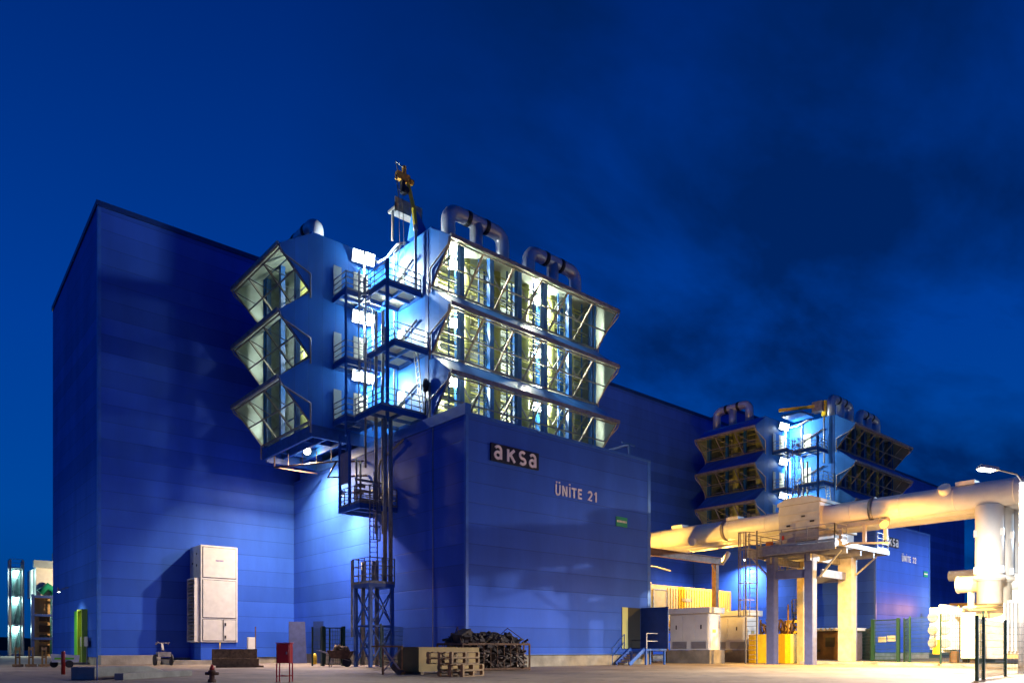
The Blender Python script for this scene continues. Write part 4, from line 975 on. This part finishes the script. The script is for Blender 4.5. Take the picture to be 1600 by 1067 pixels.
for x,y in ((42,-25.4),(42,-28.5),(47,-25.4),(47,-28.5)): m.box(x-.2,x+.2,y-.2,y+.2,0,6.5)
for z in (4.4,6.3): m.box(41.8,47.2,-28.6,-25.3,z,z+.25)
m.build('frame', STEELB, t)
m = MB(); m.tube([(44,-24.8,7.5),(44,-29.5,7.5)],0.75,16); m.build('tank', OFFW, t)
m = MB(); rn = random.Random(4)
for i in range(9): m.tube([(42+rn.random()*3,-25.5-i*.35,4.7),(42+rn.random()*3,-25.5-i*.35,5.6)],0.16,8)
m.build('valve_group', RUST, t)

# ------------------------------------------------------------------ fences
def mesh_panel(t, a, b, h, z0=0.06, pitch=0.1, n='mesh_panel', w=0.016, hp=0.25):
    a, b = Vector(a), Vector(b); L = (b-a).length; m = MB(); k = int(L/pitch)
    for i in range(k+1):
        p = a.lerp(b, i/k); m.bar(p+Vector((0,0,z0)), p+Vector((0,0,h)), w)
    z = z0
    while z < h+0.01:
        m.bar(a+Vector((0,0,z)), b+Vector((0,0,z)), w*1.3); z += hp
    return m.build(n, FGREEN, t)
def fence(label, pts, h, pitch=0.1, pw=0.08, w=0.012, base=0.0, skip=(), group='green wire mesh fences'):
    c = sum((Vector(p+(0,)) for p in pts), Vector())/len(pts)
    t = thing('mesh_fence', label, 'fence', (c.x, c.y, base), group)
    for p in pts:
        m = MB(); m.box(p[0]-pw/2,p[0]+pw/2,p[1]-pw/2,p[1]+pw/2,base,base+h+.08); m.pieces('post', FGREEN, t)
    for i in range(len(pts)-1):
        if i in skip: continue
        mesh_panel(t, (*pts[i],base), (*pts[i+1],base), h, pitch=pitch, w=w)
    return t
fence('green mesh fence closest to the camera at the right edge, by the lamp pole', [(2.45,-23.6),(3.75,-23.4),(7.5,-23.0),(10.9,-23.9)], 2.0, 0.09, 0.09, 0.008)
fence('green mesh fence in front of the transformer, right of the gate', [(28.9,-11.2),(26.2,-12.6),(23.3,-15.4),(22.6,-17.8)], 2.9, 0.14, 0.08, 0.010, 0.14)
def gate(label, a, b, h, cat='gate', plates=False, base=0.0):
    t = thing('mesh_gate', label, cat, ((a[0]+b[0])/2,(a[1]+b[1])/2,base))
    for p in (a, b):
        m = MB(); m.box(p[0]-.09,p[0]+.09,p[1]-.09,p[1]+.09,base,base+h+.05); m.pieces('post', FGREEN, t)
    A, B = Vector((*a,base)), Vector((*b,base)); d = (B-A).normalized()*0.14; A2, B2 = A+d, B-d
    m = MB()
    for z in (0.1, h-.05): m.bar(A2+Vector((0,0,z)), B2+Vector((0,0,z)), 0.06)
    m.bar(A2+Vector((0,0,.1)), A2+Vector((0,0,h)), 0.06); m.bar(B2+Vector((0,0,.1)), B2+Vector((0,0,h)), 0.06); m.build('gate_frame', FGREEN, t)
    mesh_panel(t, A2, B2, h-.08, 0.12, 0.1)
    if plates:
        for f0, f1, z in ((0.2,0.52,1.55),(0.56,0.86,1.62)):
            p, q = A.lerp(B,f0), A.lerp(B,f1); n = Vector((-(B-A).y,(B-A).x,0)).normalized(); n = -n if n.y > 0 else n
            m = MB(); m.bar(p+n*.05+Vector((0,0,z)), q+n*.05+Vector((0,0,z)), 0.02, 0.4); m.build('warning_plate', OFFW, t)
    return t
gate('green mesh gate with two pale notice plates before the far annex', (29.5,-8.85), (28.6,-10.95), 2.95, plates=True, base=0.14)
fence('green mesh fence running back from the gate toward the far annex', [(29.6,-8.7),(38.0,-4.0),(46.0,-2.0)], 2.4, 0.12, 0.09, 0.012, 0.14)
fence('green mesh fence around the foot of the blue lattice tower', [(-3.8,10.5),(-3.65,9.6)], 2.3, 0.1)
fence('green mesh fence behind the blue lattice tower against the annex plinth', [(-2.2,11.4),(-1.35,8.9),(-1.0,6.9)], 2.3, 0.1)
fence('green mesh fence right of the blue lattice tower, near the wooden gate', [(-2.75,4.2),(0.9,6.9)], 2.35, 0.1)
gate('dark green mesh gate left of the blue lattice tower', (-3.6,9.5), (-2.5,9.0), 2.35)
# ------------------------------------------------------------------ air handling unit and small things in the left yard
def ahu():
    t = thing('air_handling_unit', 'tall cream air handling unit standing against the hall wall', 'ventilation unit', (-6.4,20.3,0))
    MB().box(-7.55,-5.15,19.3,21.45,0.3,1.47).build('base', BLUE, t)
    MB().box(-7.6,-5.12,19.2,21.4,1.475,8.0).build('casing', OFFW, t, 0.03)
    m = MB()
    for (x0,x1,z0,z1) in ((-7.45,-5.27,5.85,7.85),(-7.45,-5.27,3.15,5.65),(-7.45,-6.2,1.6,3.0),(-6.08,-5.27,1.6,3.0)):
        m = MB(); m.box(x0-.035,x1+.035,19.185,19.1985,z0-.035,z1+.035); m.build('gasket', BLACK, t)
        m = MB(); m.box(x0,x1,19.16,19.183,z0,z1); d = m.build('access_panel', OFFW, t, 0.012)
        if x0 > -6.5:
            m = MB(); m.box(-6.02,-5.93,19.12,19.158,2.6,2.8); m.box(-6.02,-5.93,19.12,19.158,1.75,1.95); m.pieces('hinge', BLACK, d)
    m = MB()
    for i in range(6): m.box(-6.62+i*.09,-6.56+i*.09,19.148,19.158,6.95,7.05)
    m.build('lettering', mat('violet_print', (0.22,0.16,0.35), 0.6), t)
    m = MB(); m.box(-7.95,-7.6,19.35,20.9,1.5,1.6); m.box(-7.95,-7.605,19.35,19.43,1.6,5.7); m.box(-7.95,-7.605,20.82,20.9,1.6,5.7); m.box(-7.95,-7.605,19.35,20.9,5.7,5.78); m.build('louvre_frame', OFFW, t)
    m = MB()
    for i in range(17): z = 1.72+i*.235; m.hexa([(-7.93,19.44,z),(-7.63,19.44,z+.14),(-7.63,20.81,z+.14),(-7.93,20.81,z),(-7.93,19.44,z+.03),(-7.63,19.44,z+.17),(-7.63,20.81,z+.17),(-7.93,20.81,z+.03)])
    m.build('louvre_blades', GREYP, t)
    m = MB(); m.box(-7.64,-7.603,19.9,20.0,6.6,6.75); m.box(-7.64,-7.603,20.7,20.85,6.8,6.9); m.box(-7.64,-7.603,19.9,20.0,7.4,7.5); m.pieces('latch', BLACK, t)
    m = MB(); m.tube([(-6.35,19.15,1.47),(-6.35,19.15,0.9)],0.03,6); m.build('drain_hose', YEL, t)
    return t
ahu()
m = MB(); m.box(-9.6,-4.0,18.6,21.4,0,0.28); tag(m.build('equipment_pad', CONC), 'low concrete pad under the cream air handling unit', 'concrete pad')
t = thing('meter_box', 'small white meter box on a post beside the air handling unit', 'meter box', (-4.1,19.4,0))
MB().box(-4.35,-3.85,19.3,19.55,0.95,1.85).build('box', OFFW, t, 0.02)
m = MB(); m.box(-3.83,-3.77,19.35,19.41,0,2.6); m.pieces('post', RUST, t)
def crate_stack():
    t = thing('timber_crate', 'brown timber crate lying in front of the air handling unit', 'crate', (-8.9,9.2,0))
    A = Vector((-10.1,9.7,0)); B = Vector((-7.9,8.75,0)); d = (B-A).normalized(); n = Vector((-d.y,d.x,0))
    def slab(f0,f1,o0,o1,z0,z1,nm,mt):
        m = MB(); p = [A+d*f0+n*o0, A+d*f1+n*o0, A+d*f1+n*o1, A+d*f0+n*o1]
        m.hexa([q+Vector((0,0,z0)) for q in p]+[q+Vector((0,0,z1)) for q in p]); m.build(nm, mt, t)
    slab(0,2.35,0,0.06,0.52,1.02,'side_board',WOOD); slab(0.05,2.45,-.05,0.0,0.12,0.48,'side_board',WOOD); slab(0,2.3,0.9,0.96,0.12,1.0,'side_board',WOOD)
    slab(0,0.06,0.07,0.89,0.12,1.0,'end_board',WOOD); slab(2.24,2.3,0.07,0.89,0.12,1.0,'end_board',WOOD); slab(0.07,2.2,0.07,0.89,0.12,0.2,'floor_board',WOOD)
    slab(-.03,2.4,-.03,0.98,0.49,0.515,'lid_strip',PALEWOOD); slab(0.2,2.7,-.1,0.02,0.0,0.11,'skid',WOOD); slab(0.2,2.4,0.7,0.85,0.0,0.11,'skid',WOOD)
crate_stack()
def cart():
    t = thing('hand_cart', 'small grey two-wheeled trolley parked by the hall wall', 'trolley', (-10.5,17.5,0))
    m = MB()
    for x in (-10.95,-10.0): m.tube([(x-.05,17.3,0.35),(x+.05,17.3,0.35)],0.35,16)
    m.pieces('wheel', BLACK, t)
    m = MB(); m.bar((-10.85,17.3,0.35),(-10.1,17.3,0.35),0.06); m.box(-10.85,-10.1,17.0,17.5,0.55,0.85); m.build('body', GALVD, t)
    m = MB(); m.bar((-10.5,17.3,0.95),(-10.5,17.5,1.35),0.12); m.bar((-10.85,17.6,1.4),(-10.1,17.6,1.4),0.05); m.bar((-10.85,17.6,1.3),(-10.8,17.2,1.45),0.04); m.bar((-10.1,17.6,1.3),(-10.15,17.2,1.45),0.04); m.pieces('handle', GALVD, t)
cart()
def cabinet_on_legs():
    t = thing('fire_hose_cabinet', 'dark red cabinet on four thin legs in the foreground', 'cabinet', (-14.5,-9.7,0))
    c = Vector((-14.55,-9.85,0)); d = Vector((0.75,-0.66,0)); n = Vector((0.66,0.75,0))
    def blk(a0,a1,b0,b1,z0,z1,nm,mt,par=None,bev=0.0):
        m = MB(); p = [c+d*a0+n*b0, c+d*a1+n*b0, c+d*a1+n*b1, c+d*a0+n*b1]
        m.hexa([q+Vector((0,0,z0)) for q in p]+[q+Vector((0,0,z1)) for q in p]); return m.build(nm, mt, par or t, bev)
    blk(-.21,.21,-.15,.15,0.58,1.18,'body',RED,None,0.012); blk(-.23,.23,-.18,.17,1.185,1.21,'lid',RED)
    dr = blk(-.18,.18,-.17,-.152,0.62,1.14,'door',RED,None,0.008); blk(.1,.14,-.19,-.172,0.85,0.93,'handle',GALVD,dr)
    for a in (-.2,.2):
        for b in (-.14,.14): blk(a-.016,a+.016,b-.016,b+.016,0,0.578,'leg',RED)
    blk(-.2,.2,-.15,-.13,0.17,0.2,'crossbar',RED); blk(-.2,.2,.13,.15,0.17,0.2,'crossbar',RED)
cabinet_on_legs()
def hydrant():
    t = thing('fire_hydrant', 'low rusty red hydrant at the bottom edge of the picture', 'hydrant', (-16.3,-8.55,0))
    x, y = -16.3, -8.55
    m = MB(); m.tube([(x,y,0),(x,y,.08),(x,y,.1),(x,y,.3)],[.12,.12,.08,.075],14); m.tube([(x,y,.3),(x,y,.34),(x,y,.38)],[.11,.11,.08],14); m.build('barrel', RUST, t)
    m = MB(); m.tube([(x,y,.38),(x,y,.44),(x,y,.48),(x,y,.54)],[.075,.07,.045,.03],12); m.build('bonnet', RED, t)
    m = MB(); m.tube([(x-.15,y+.13,.26),(x+.15,y-.13,.26)],.05,10); m.build('outlet', RUST, t)
hydrant()
def bollard(x, y, h, r, label):
    m = MB(); m.tube([(x,y,0),(x,y,h-.04),(x,y,h)],[r,r,r*.6],14); tag(m.build('bollard', RED), label, 'bollard', 'red bollards by the end wall')
bollard(-18.4,2.4,0.93,0.075,'red bollard in front of the end wall of the hall')
bollard(-15.6,18.9,0.9,0.09,'tilted red pipe end beside the concrete ramp at the hall corner')
bollard(-19.6,29.5,0.9,0.07,'thin red bollard in the far left yard')
m = MB(); m.hexa([(-19.2,-3.6,0),(-18.7,-4.6,0),(-15.2,-1.7,0),(-15.8,-0.6,0),(-19.2,-3.6,.42),(-18.7,-4.6,.42),(-16.6,-2.9,.40),(-17.1,-1.8,.40)])
tag(m.build('concrete_kerb_block', CONC, None, 0.03), 'pale concrete kerb block at the corner of the hall', 'kerb block')
m = MB(); m.hexa([(-18.2,-4.95,0),(-18.0,-5.25,0),(-15.0,-2.6,0),(-15.2,-2.3,0),(-18.2,-4.95,.22),(-18.0,-5.25,.22),(-15.0,-2.6,.22),(-15.2,-2.3,.22)])
tag(m.build('concrete_kerb_step', CONC, None, 0.02), 'lower concrete step in front of the kerb block', 'kerb block')
m = MB(); m.tube([(-18.72,-5.05,0),(-18.72,-5.05,0.72)],0.02,8); tag(m.build('marker_post', STEELB), 'thin blue marker post at the end of the kerb block', 'post')
MBp = MB(); MBp.box(-13.25,-9.7,20.6,21.4,0,0.62); tag(MBp.build('loading_ramp', CONC, None, 0.02), 'long low concrete ramp along the hall wall left of the air unit', 'ramp')
# panels leaning in the inner corner
t = thing('leaning_panel', 'blue sheet panels leaning in the corner between hall and annex', 'panel', (-1.3,19.5,0))
m = MB(); m.hexa([(-1.7,18.5,0),(-0.6,18.0,0),(-0.6,18.05,0),(-1.7,18.55,0),(-1.5,19.0,3.0),(-0.5,18.5,3.0),(-0.5,18.55,3.0),(-1.5,19.05,3.0)]); m.build('front_sheet', mat('dull_blue_grey', (0.05,0.06,0.14), 0.35, noise=0.3), t)
m = MB(); m.hexa([(-0.35,17.6,0),(-0.1,16.6,0),(-0.05,16.6,0),(-0.3,17.6,0),(-0.3,17.6,3.0),(-0.06,16.6,3.0),(-0.02,16.6,3.0),(-0.26,17.6,3.0)]); m.build('back_sheet', DKBLUE, t)
m = MB(); m.tube([(-1.35,15.2,0),(-1.35,15.2,0.55),(-1.35,15.2,0.75)],[.14,.14,.05],10); tag(m.build('gas_bottle', YEL), 'small yellow bottle standing by the leaning panels', 'bottle')
def wheelbarrow():
    t = thing('wheelbarrow', 'loaded rusty wheelbarrow in front of the mesh gate', 'wheelbarrow', (-3.9,6.4,0))
    def W(a,b,z): # local frame facing the camera
        return Vector((-4.0,6.6,0))+Vector((0.756,-0.655,0))*a+Vector((0.655,0.756,0))*b+Vector((0,0,z))
    m = MB(); m.hexa([W(-.45,-.3,.5),W(.5,-.3,.45),W(.5,.3,.45),W(-.45,.3,.5),W(-.65,-.42,.95),W(.75,-.42,.9),W(.75,.42,.9),W(-.65,.42,.95)]); m.build('tray', RUST, t)
    m = MB(); m.tube([W(.42,-.08,.25),W(.42,.08,.25)],.25,16); m.pieces('wheel', BLACK, t)
    m = MB()
    for b in (-.28,.28): m.bar(W(-1.25,b,.95),W(.6,b*.5,.35),.05); m.bar(W(-.4,b,.6),W(-.55,b,0),.05)
    m.build('frame', GALVD, t)
    m = MB(); rn = random.Random(8)
    for i in range(16): m.tube([W(rn.uniform(-.5,.6),rn.uniform(-.3,.3),.9),W(rn.uniform(-.5,.6),rn.uniform(-.3,.3),rn.uniform(1.0,1.25))],.09,6)
    m.build('load', WOOD, t)
wheelbarrow()
def yellow_skip():
    t = thing('plywood_bin', 'low open bin of dull yellow boards behind the pallets', 'bin', (-6.2,-6.6,0))
    A = Vector((-8.4,-7.9,0)); d = Vector((0.80,-0.60,0)); d = Vector((1.0,0.10,0)).normalized(); n = Vector((-d.y,d.x,0))
    A = Vector((-7.9,-7.3,0))
    def slab(f0,f1,o0,o1,z0,z1,nm,mt):
        m = MB(); p = [A+d*f0+n*o0, A+d*f1+n*o0, A+d*f1+n*o1, A+d*f0+n*o1]
        m.hexa([q+Vector((0,0,z0)) for q in p]+[q+Vector((0,0,z1)) for q in p]); m.build(nm, mt, t)
    slab(0,3.3,0,0.05,0.12,1.08,'side_board',DULLY); slab(0,3.3,1.3,1.35,0.12,1.1,'side_board',DULLY); slab(0,0.05,0.055,1.295,0.12,1.1,'end_board',DULLY); slab(3.25,3.3,0.055,1.295,0.12,1.1,'end_board',PALEWOOD); slab(0.06,3.24,0.06,1.29,0.12,0.2,'floor_board',DULLY)
    slab(0.1,0.25,0,1.3,0,0.11,'skid',WOOD); slab(3.0,3.15,0,1.3,0,0.11,'skid',WOOD)
yellow_skip()
def wood_gate():
    t = thing('wooden_trestle', 'grey wooden trestle frame with crossed braces beside the yellow bin', 'trestle', (-8.3,-5.7,0))
    def W(a,b,z): return Vector((-8.25,-6.6,0))+Vector((0.756,-0.655,0))*a+Vector((0.655,0.756,0))*b+Vector((0,0,z))
    m = MB()
    for a in (-.75,0.0): m.bar(W(a,0,0),W(a,0,1.15),.06)
    m.bar(W(-1.2,0,1.12),W(.05,0,1.12),.07); m.build('frame', WOOD, t)
    m = MB(); m.bar(W(-.75,.03,.1),W(0,.03,1.1),.05); m.bar(W(-.75,-.03,1.1),W(0.0,-.03,.1),.06); m.build('brace', GREYP, t)
    m = MB(); m.bar(W(-.35,.2,.35),W(.05,-.1,.0),.22); m.build('log', WOOD, t)
wood_gate()
# pallets: two stacked pallets with a darker pair left of them
def pallet(A, d, lx, ly, z, label, m0):
    A = Vector((*A,0)); d = Vector((*d,0)).normalized(); n = Vector((-d.y,d.x,0))
    t = thing('pallet', label, 'pallet', (A.x,A.y,z), 'wooden pallets in the stack')
    def slab(mb,f0,f1,o0,o1,z0,z1):
        p = [A+d*f0+n*o0, A+d*f1+n*o0, A+d*f1+n*o1, A+d*f0+n*o1]; mb.hexa([q+Vector((0,0,z+z0)) for q in p]+[q+Vector((0,0,z+z1)) for q in p])
    m = MB()
    for o in (0,ly*.25,ly*.5,ly*.75,ly-.1): slab(m,0,lx,o,o+.1,.20,.225)
    m.pieces('deck_board', m0, t)
    m = MB()
    for f in (0,lx/2-.05,lx-.1):
        for o in (0,ly/2-.05,ly-.1): slab(m,f,f+.12,o,o+.12,.035,.18)
    m.pieces('block', m0, t)
    m = MB()
    for f in (0,lx/2-.05,lx-.12): slab(m,f,f+.12,0,ly,.18,.2)
    for o in (0,ly/2-.05,ly-.12): slab(m,0,lx,o,o+.12,.0,.035)
    m.pieces('stringer', m0, t)
PA = (-8.0,-10.3); PD = (0.93,0.35)
for i, s in enumerate(('lowest pallet of the stack in front of the yellow bin','second pallet from the ground in the stack by the scrap cage','third pallet from the ground in the stack, slightly askew','topmost pallet of the stack in front of the yellow bin')):
    pallet((PA[0]-(0.35 if i > 1 else 0), PA[1]+(0.2 if i > 1 else 0)), PD, 1.5 if i < 2 else 1.95, 1.1, i*0.23, s, PALEWOOD if i != 2 else WOOD)
def scrap_cage():
    t = thing('scrap_cage', 'rusty wire cage heaped with dark broken scrap by the annex corner', 'cage', (-1.3,-4.6,0))
    A = Vector((-4.0,-5.0,0)); d = Vector((1.0,0.03,0)).normalized(); n = Vector((-d.y,d.x,0)); L, W, H = 4.2, 1.9, 1.25
    P = lambda f,o,z: A+d*f+n*o+Vector((0,0,z))
    m = MB()
    for z in (.08,H):
        for (p,q) in ((P(0,0,z),P(L,0,z)),(P(0,W,z),P(L,W,z)),(P(0,0,z),P(0,W,z)),(P(L,0,z),P(L,W,z))): m.bar(p,q,.08,.1)
    for f,o in ((0,0),(L,0),(0,W),(L,W)): m.bar(P(f,o,0),P(f,o,H),.07)
    m.build('frame', RUST, t)
    m = MB()
    for i in range(1,10): m.bar(P(L*i/10,0,.1),P(L*i/10,0,H),.03); m.bar(P(L*i/10,W,.1),P(L*i/10,W,H),.03)
    for i in range(1,5): m.bar(P(0,W*i/5,.1),P(0,W*i/5,H),.03); m.bar(P(L,W*i/5,.1),P(L,W*i/5,H),.03)
    m.build('bars', RUST, t)
    m = MB()
    for o in (0.0,): 
        m.tube([P(-.05,o,H),P(.45,W*.5,2.05),P(.8,W,H)],.022,6); m.tube([P(L-.9,W,H),P(L-.6,W*.5,2.05),P(L,o,H)],.022,6)
    m.build('sling', RUST, t)
    m = MB(); rn = random.Random(11)
    def chunk(c, s):
        ax = Vector((rn.uniform(-1,1),rn.uniform(-1,1),rn.uniform(-.6,.6))).normalized(); l = rn.uniform(.25,.75)*s
        m.bar(c-ax*l/2, c+ax*l/2, rn.uniform(.06,.3)*s, rn.uniform(.03,.14)*s)
    for i in range(420):
        f = rn.uniform(.12,L-.15); o = rn.uniform(.1,W-.1); top = H+0.45*math.sin(math.pi*min(1,max(0,f/L)))**.5*math.sin(math.pi*o/W)**.6
        chunk(P(f,o,rn.uniform(.12,max(.2,top))), 1.0)
    for i in range(120): f = rn.uniform(.3,L-.4); o = rn.uniform(.2,W-.3); chunk(P(f,o,H+rn.uniform(.1,.45)*math.sin(math.pi*o/W)), 1.3)
    x = m.build('scrap_heap', DARKWOOD, t)
    m = MB(); m.bar(P(.1,.5,H+.25),P(.9,.8,H+.55),.5,.35); m.build('broken_box', DARKWOOD, t)
    m = MB()
    for i in range(40): f = rn.uniform(.2,L-.2); chunk(P(f,rn.uniform(.06,.25),rn.uniform(.2,1.1)), .8)
    m.build('pale_splinters', mat('pale_scrap', (0.20,0.16,0.13), .8, noise=.5), t)
scrap_cage()

# ------------------------------------------------------------------ far left plant, hills
def far_plant():
    t = thing('stair_tower', 'distant lit steel stair tower at the far left edge', 'stair tower', (-8.5,99,0))
    x0,x1,y0,y1 = -8.8,-7.2,99.0,100.6
    m = MB()
    for x in (x0,x1):
        for y in (y0,y1): m.box(x-.12,x+.12,y-.12,y+.12,0,14.2)
    m.pieces('post', GALV, t)
    m = MB()
    for z in (0.3,4.6,8.9,13.0): m.box(x0,x1,y0,y1,z,z+.15)
    m.pieces('landing', GALV, t)
    m = MB(); m.box(x0+.3,x1-.2,y1-.5,y1-.3,0.5,12.9); m.build('back_sheet', mat('pale_teal_sheet',(0.07,0.13,0.13),.5,noise=.2), t)
    m = MB()
    for i,z in enumerate((0.45,4.75,9.05)): m.bar((x0+.4,(y0+y1)/2,z),(x1-.4,(y0+y1)/2,z+4.1),.2,.1)
    m.pieces('stair_flight', GALV, t)
    m = MB(); railing(m, [(x0,y1,13.15),(x0,y0,13.15),(x1,y0,13.15),(x1,y1,13.15)], 1.2, (.6,1.2), 1.5, .07, False); m.build('railing', GALV, t)
    for k, z in enumerate((4.3,8.6,12.6)):
        f = floodlight('%s lamp in the distant stair tower' % ('lowest','middle','top')[k], (-8.0,99.3,z), (0,-.2,-1), COOL, emit('stair_lamp_glass',(0.85,1.0,1.0),20), 0.8, 'stair tower lamps')
        add_light(f, (-8.0,99.5,z-.3), (0.6,1.0,0.95), 800, .3)
    c = thing('cooling_plant', 'distant pale cooling units above a blue frame with lamp orange painted behind, left of the hall', 'cooling plant', (-1,98,0))
    m = MB(); m.box(-6.0,6,96,104,8.8,13.0); m.build('casing', OFFW, c)
    m = MB(); m.box(-6.4,1,95.0,95.9,13.0,14.0); m.box(-2.9,8,96.3,103,13.01,16.0); m.pieces('fan_housing', SHEET, c)
    m = MB()
    for x in (-6.6,-4.0,-1.4): m.box(x-.2,x+.2,94.5,94.9,0,9)
    for z in (2.4,5.8,8.5): m.box(-6.8,4,94.4,94.5,z,z+.35)
    m.build('frame', DKBLUE, c)
    m = MB(); m.box(-6.2,6,97.5,98,0,8.7); m.build('back_wall', mat('orange_lit_wall',(0.45,0.26,0.10),.7,noise=.2), c)  # orange lamp light inside the frame painted into the wall colour
    m = MB()
    for z in (0.6,2.1,3.6,5.2):
        m.box(-5.4,4,97.2,97.45,z,z+1.0)
    m.pieces('louvre', BROWN, c)
    m = MB(); m.tube([(-5.6,95.5,9.3),(-4.6,95.4,10.3),(-3.8,95.3,9.6),(-3.8,95.3,0)],.55,12); m.build('green_pipe', PGREEN, c)
    m = MB(); m.tube([(-2.9,95.2,0),(-2.9,95.2,9.8)],.14,8); m.build('yellow_pipe', YEL, c)
    f = floodlight('added lamp brightening the distant cooling plant, hidden by the hall', (2.3,87.8,10.2), (-.4,1,-.1), SODIUM, E_SOD, .5)  # added lamp out of sight, brightens the pale casing
    add_light(f, (2.0,88.2,10.0), (1.0,0.78,0.5), 9000, .3)
far_plant()
for i,(x,y,s) in enumerate(((-17.9,18.6,'leftmost of three ochre wooden racks standing in the left yard'),(-17.3,18.3,'middle of three ochre wooden racks standing in the left yard'),(-16.7,18.0,'rightmost of three ochre wooden racks, nearest the white barrow'))):
    t = thing('pallet_rack', s, 'rack', (x,y,0), 'ochre wooden racks')
    m = MB(); m.box(x-.13,x-.06,y,y+.08,0,1.15); m.box(x+.06,x+.13,y,y+.08,0,1.15); m.pieces('upright', DULLY, t)
    m = MB(); m.box(x-.25,x+.25,y-.2,y+.3,.02,.16); m.box(x-.13,x+.13,y-.02,y,.95,1.1); m.box(x-.13,x+.13,y-.02,y,.5,.6); m.build('cross_board', PALEWOOD, t)
def barrow():
    t = thing('utility_barrow', 'low white barrow with a green band and black wheels by the end wall', 'barrow', (-16.1,15.5,0))
    x,y = -16.1,15.3
    m = MB(); m.hexa([(x-.7,y-.3,.3),(x+.55,y-.5,.3),(x+.65,y+.2,.3),(x-.6,y+.4,.3),(x-.75,y-.3,.75),(x+.6,y-.5,.68),(x+.7,y+.2,.68),(x-.65,y+.4,.75)]); m.build('body', WHITE, t)
    m = MB(); m.box(x-.6,x+.5,y-.46,y-.42,.45,.55); m.build('band', LGREEN, t)
    m = MB(); m.tube([(x+.1,y-.52,.2),(x+.1,y-.4,.2)],.2,14); m.pieces('wheel', BLACK, t)
    m = MB(); m.tube([(x-.5,y+.3,.2),(x-.5,y+.4,.2)],.2,14); m.pieces('wheel', BLACK, t)
barrow()
m = MB()
rn = random.Random(21); prev = None; pts = []
for i in range(61):
    a = R(20+i*2.6); d = 900; h = 14+10*math.sin(i*.5)+8*rn.random()
    pts.append((d*math.cos(a)-24, d*math.sin(a)-31, h))
for p, q in zip(pts[:-1], pts[1:]): m.hexa([(p[0],p[1],0),(q[0],q[1],0),(q[0]*1.1,q[1]*1.1,0),(p[0]*1.1,p[1]*1.1,0),(p[0],p[1],p[2]),(q[0],q[1],q[2]),(q[0]*1.1,q[1]*1.1,q[2]*.6),(p[0]*1.1,p[1]*1.1,p[2]*.6)])
struct('hills', m, mat('dark_hill',(0.03,0.045,0.03),.95,noise=.5,nscale=.02))
struct('yard_verge', MB().quad((-120,60,.004),(-14,60,.004),(-14,135,.004),(-120,135,.004)), DIRT)

# ------------------------------------------------------------------ street lamps
def street_lamp(x, y, h, aim, label, color, power, pole_r=0.11, spot=150, tilt=-3.0, blend=0.7, rad=.15):
    t = thing('street_lamp', label, 'street lamp', (x,y,0), 'street lamps')
    a = Vector((*aim,0)).normalized(); s = Vector((-a.y,a.x,0))
    m = MB(); m.tube([(x,y,0),(x,y,.5),(x,y,h-.6)],[pole_r*1.3,pole_r*1.1,pole_r*.8],14); m.box(x-.22,x+.22,y-.22,y+.22,0,.03); m.build('pole', GALV, t)
    b = Vector((x,y,h-.6)); e = b+a*1.1+Vector((0,0,.55))
    m = MB(); m.tube([b,b+a*.25+Vector((0,0,.35)),e],.04,10); m.build('arm', GALV, t)
    def H(f,g,z): return e+a*f+s*g+Vector((0,0,z+f*.12))
    m = MB(); m.hexa([H(-.1,-.12,-.05),H(.75,-.18,-.05),H(.75,.18,-.05),H(-.1,.12,-.05),H(-.05,-.07,.1),H(.65,-.1,.12),H(.65,.1,.12),H(-.05,.07,.1)]); m.build('lamp_head', OFFW, t)
    m = MB(); m.hexa([H(.15,-.13,-.12),H(.65,-.15,-.12),H(.65,.15,-.12),H(.15,.13,-.12),H(.1,-.14,-.055),H(.7,-.17,-.055),H(.7,.17,-.055),H(.1,.14,-.055)]); m.build('lamp_glass', E_ST, t)
    p = e+a*.4+Vector((0,0,-.2))
    add_light(t, p, color, power, rad, 'SPOT', spot, (a.x, a.y, tilt), blend)
    return t, p
    return t
sl, sp5 = street_lamp(11.6,-22.5,8.45,(-0.756,0.655),'lit street lamp on a pole at the right edge before the transformer',(0.86,0.92,1.0),16000,0.15,spot=174,tilt=-60.0,blend=.45)
add_light(sl, sp5, (1.0,0.66,0.28), 16000, .15, 'SPOT', 150, (0.1,0.3,-1), 1.0)
add_light(sl, sp5, (1.0,0.93,0.80), 27000, .15, 'SPOT', 95, (0.8,0.3,-0.72), .9)
street_lamp(84.0,-46.0,18.0,(-0.87,0.49),'tall mast lamp beyond the right edge that throws platform shadows on the annex',(0.60,0.80,1.0),150000,pole_r=.2,spot=173,tilt=-60.0,blend=.12,rad=.6)
street_lamp(-6.0,-34.0,9.0,(-0.2,0.95),'added unseen street lamp behind the camera lighting the foreground yard',(1.0,0.60,0.28),17000,spot=120,tilt=-2.2,blend=1.0)  # added warm fill for the foreground ground, never in view
street_lamp(-34.0,24.0,9.0,(0.9,0.1),'added unseen street lamp at the left, lighting the green door and end wall',(0.95,1.0,0.85),4500,spot=140,tilt=-1.2,blend=1.0)  # added lamp out of view, brightens the green door and left yard
f = floodlight('small lamp above the green door in the end wall of the hall', (-14.6,26.3,4.9), (0.2,0,-1), COOL, E_COOL, 0.16, None, (0.5,0,0.25))
add_light(f, (-15.0,26.3,4.6), (1.0,1.0,0.7), 420, .1, 'SPOT', 120, (0.45,0,-1), 1.0)
f = floodlight('added sodium uplight hidden behind the near annex to yellow the white ducts', (16.2,4.0,7.0), (1,-0.1,0.3), SODIUM, E_SOD, 0.4, None, (-0.4,0,0))  # added hidden uplight that yellows the duct undersides
add_light(f, (16.6,4.0,7.1), (1.0,0.52,0.08), 9000, .1, 'SPOT', 110, (1,-0.25,0.42), .7)
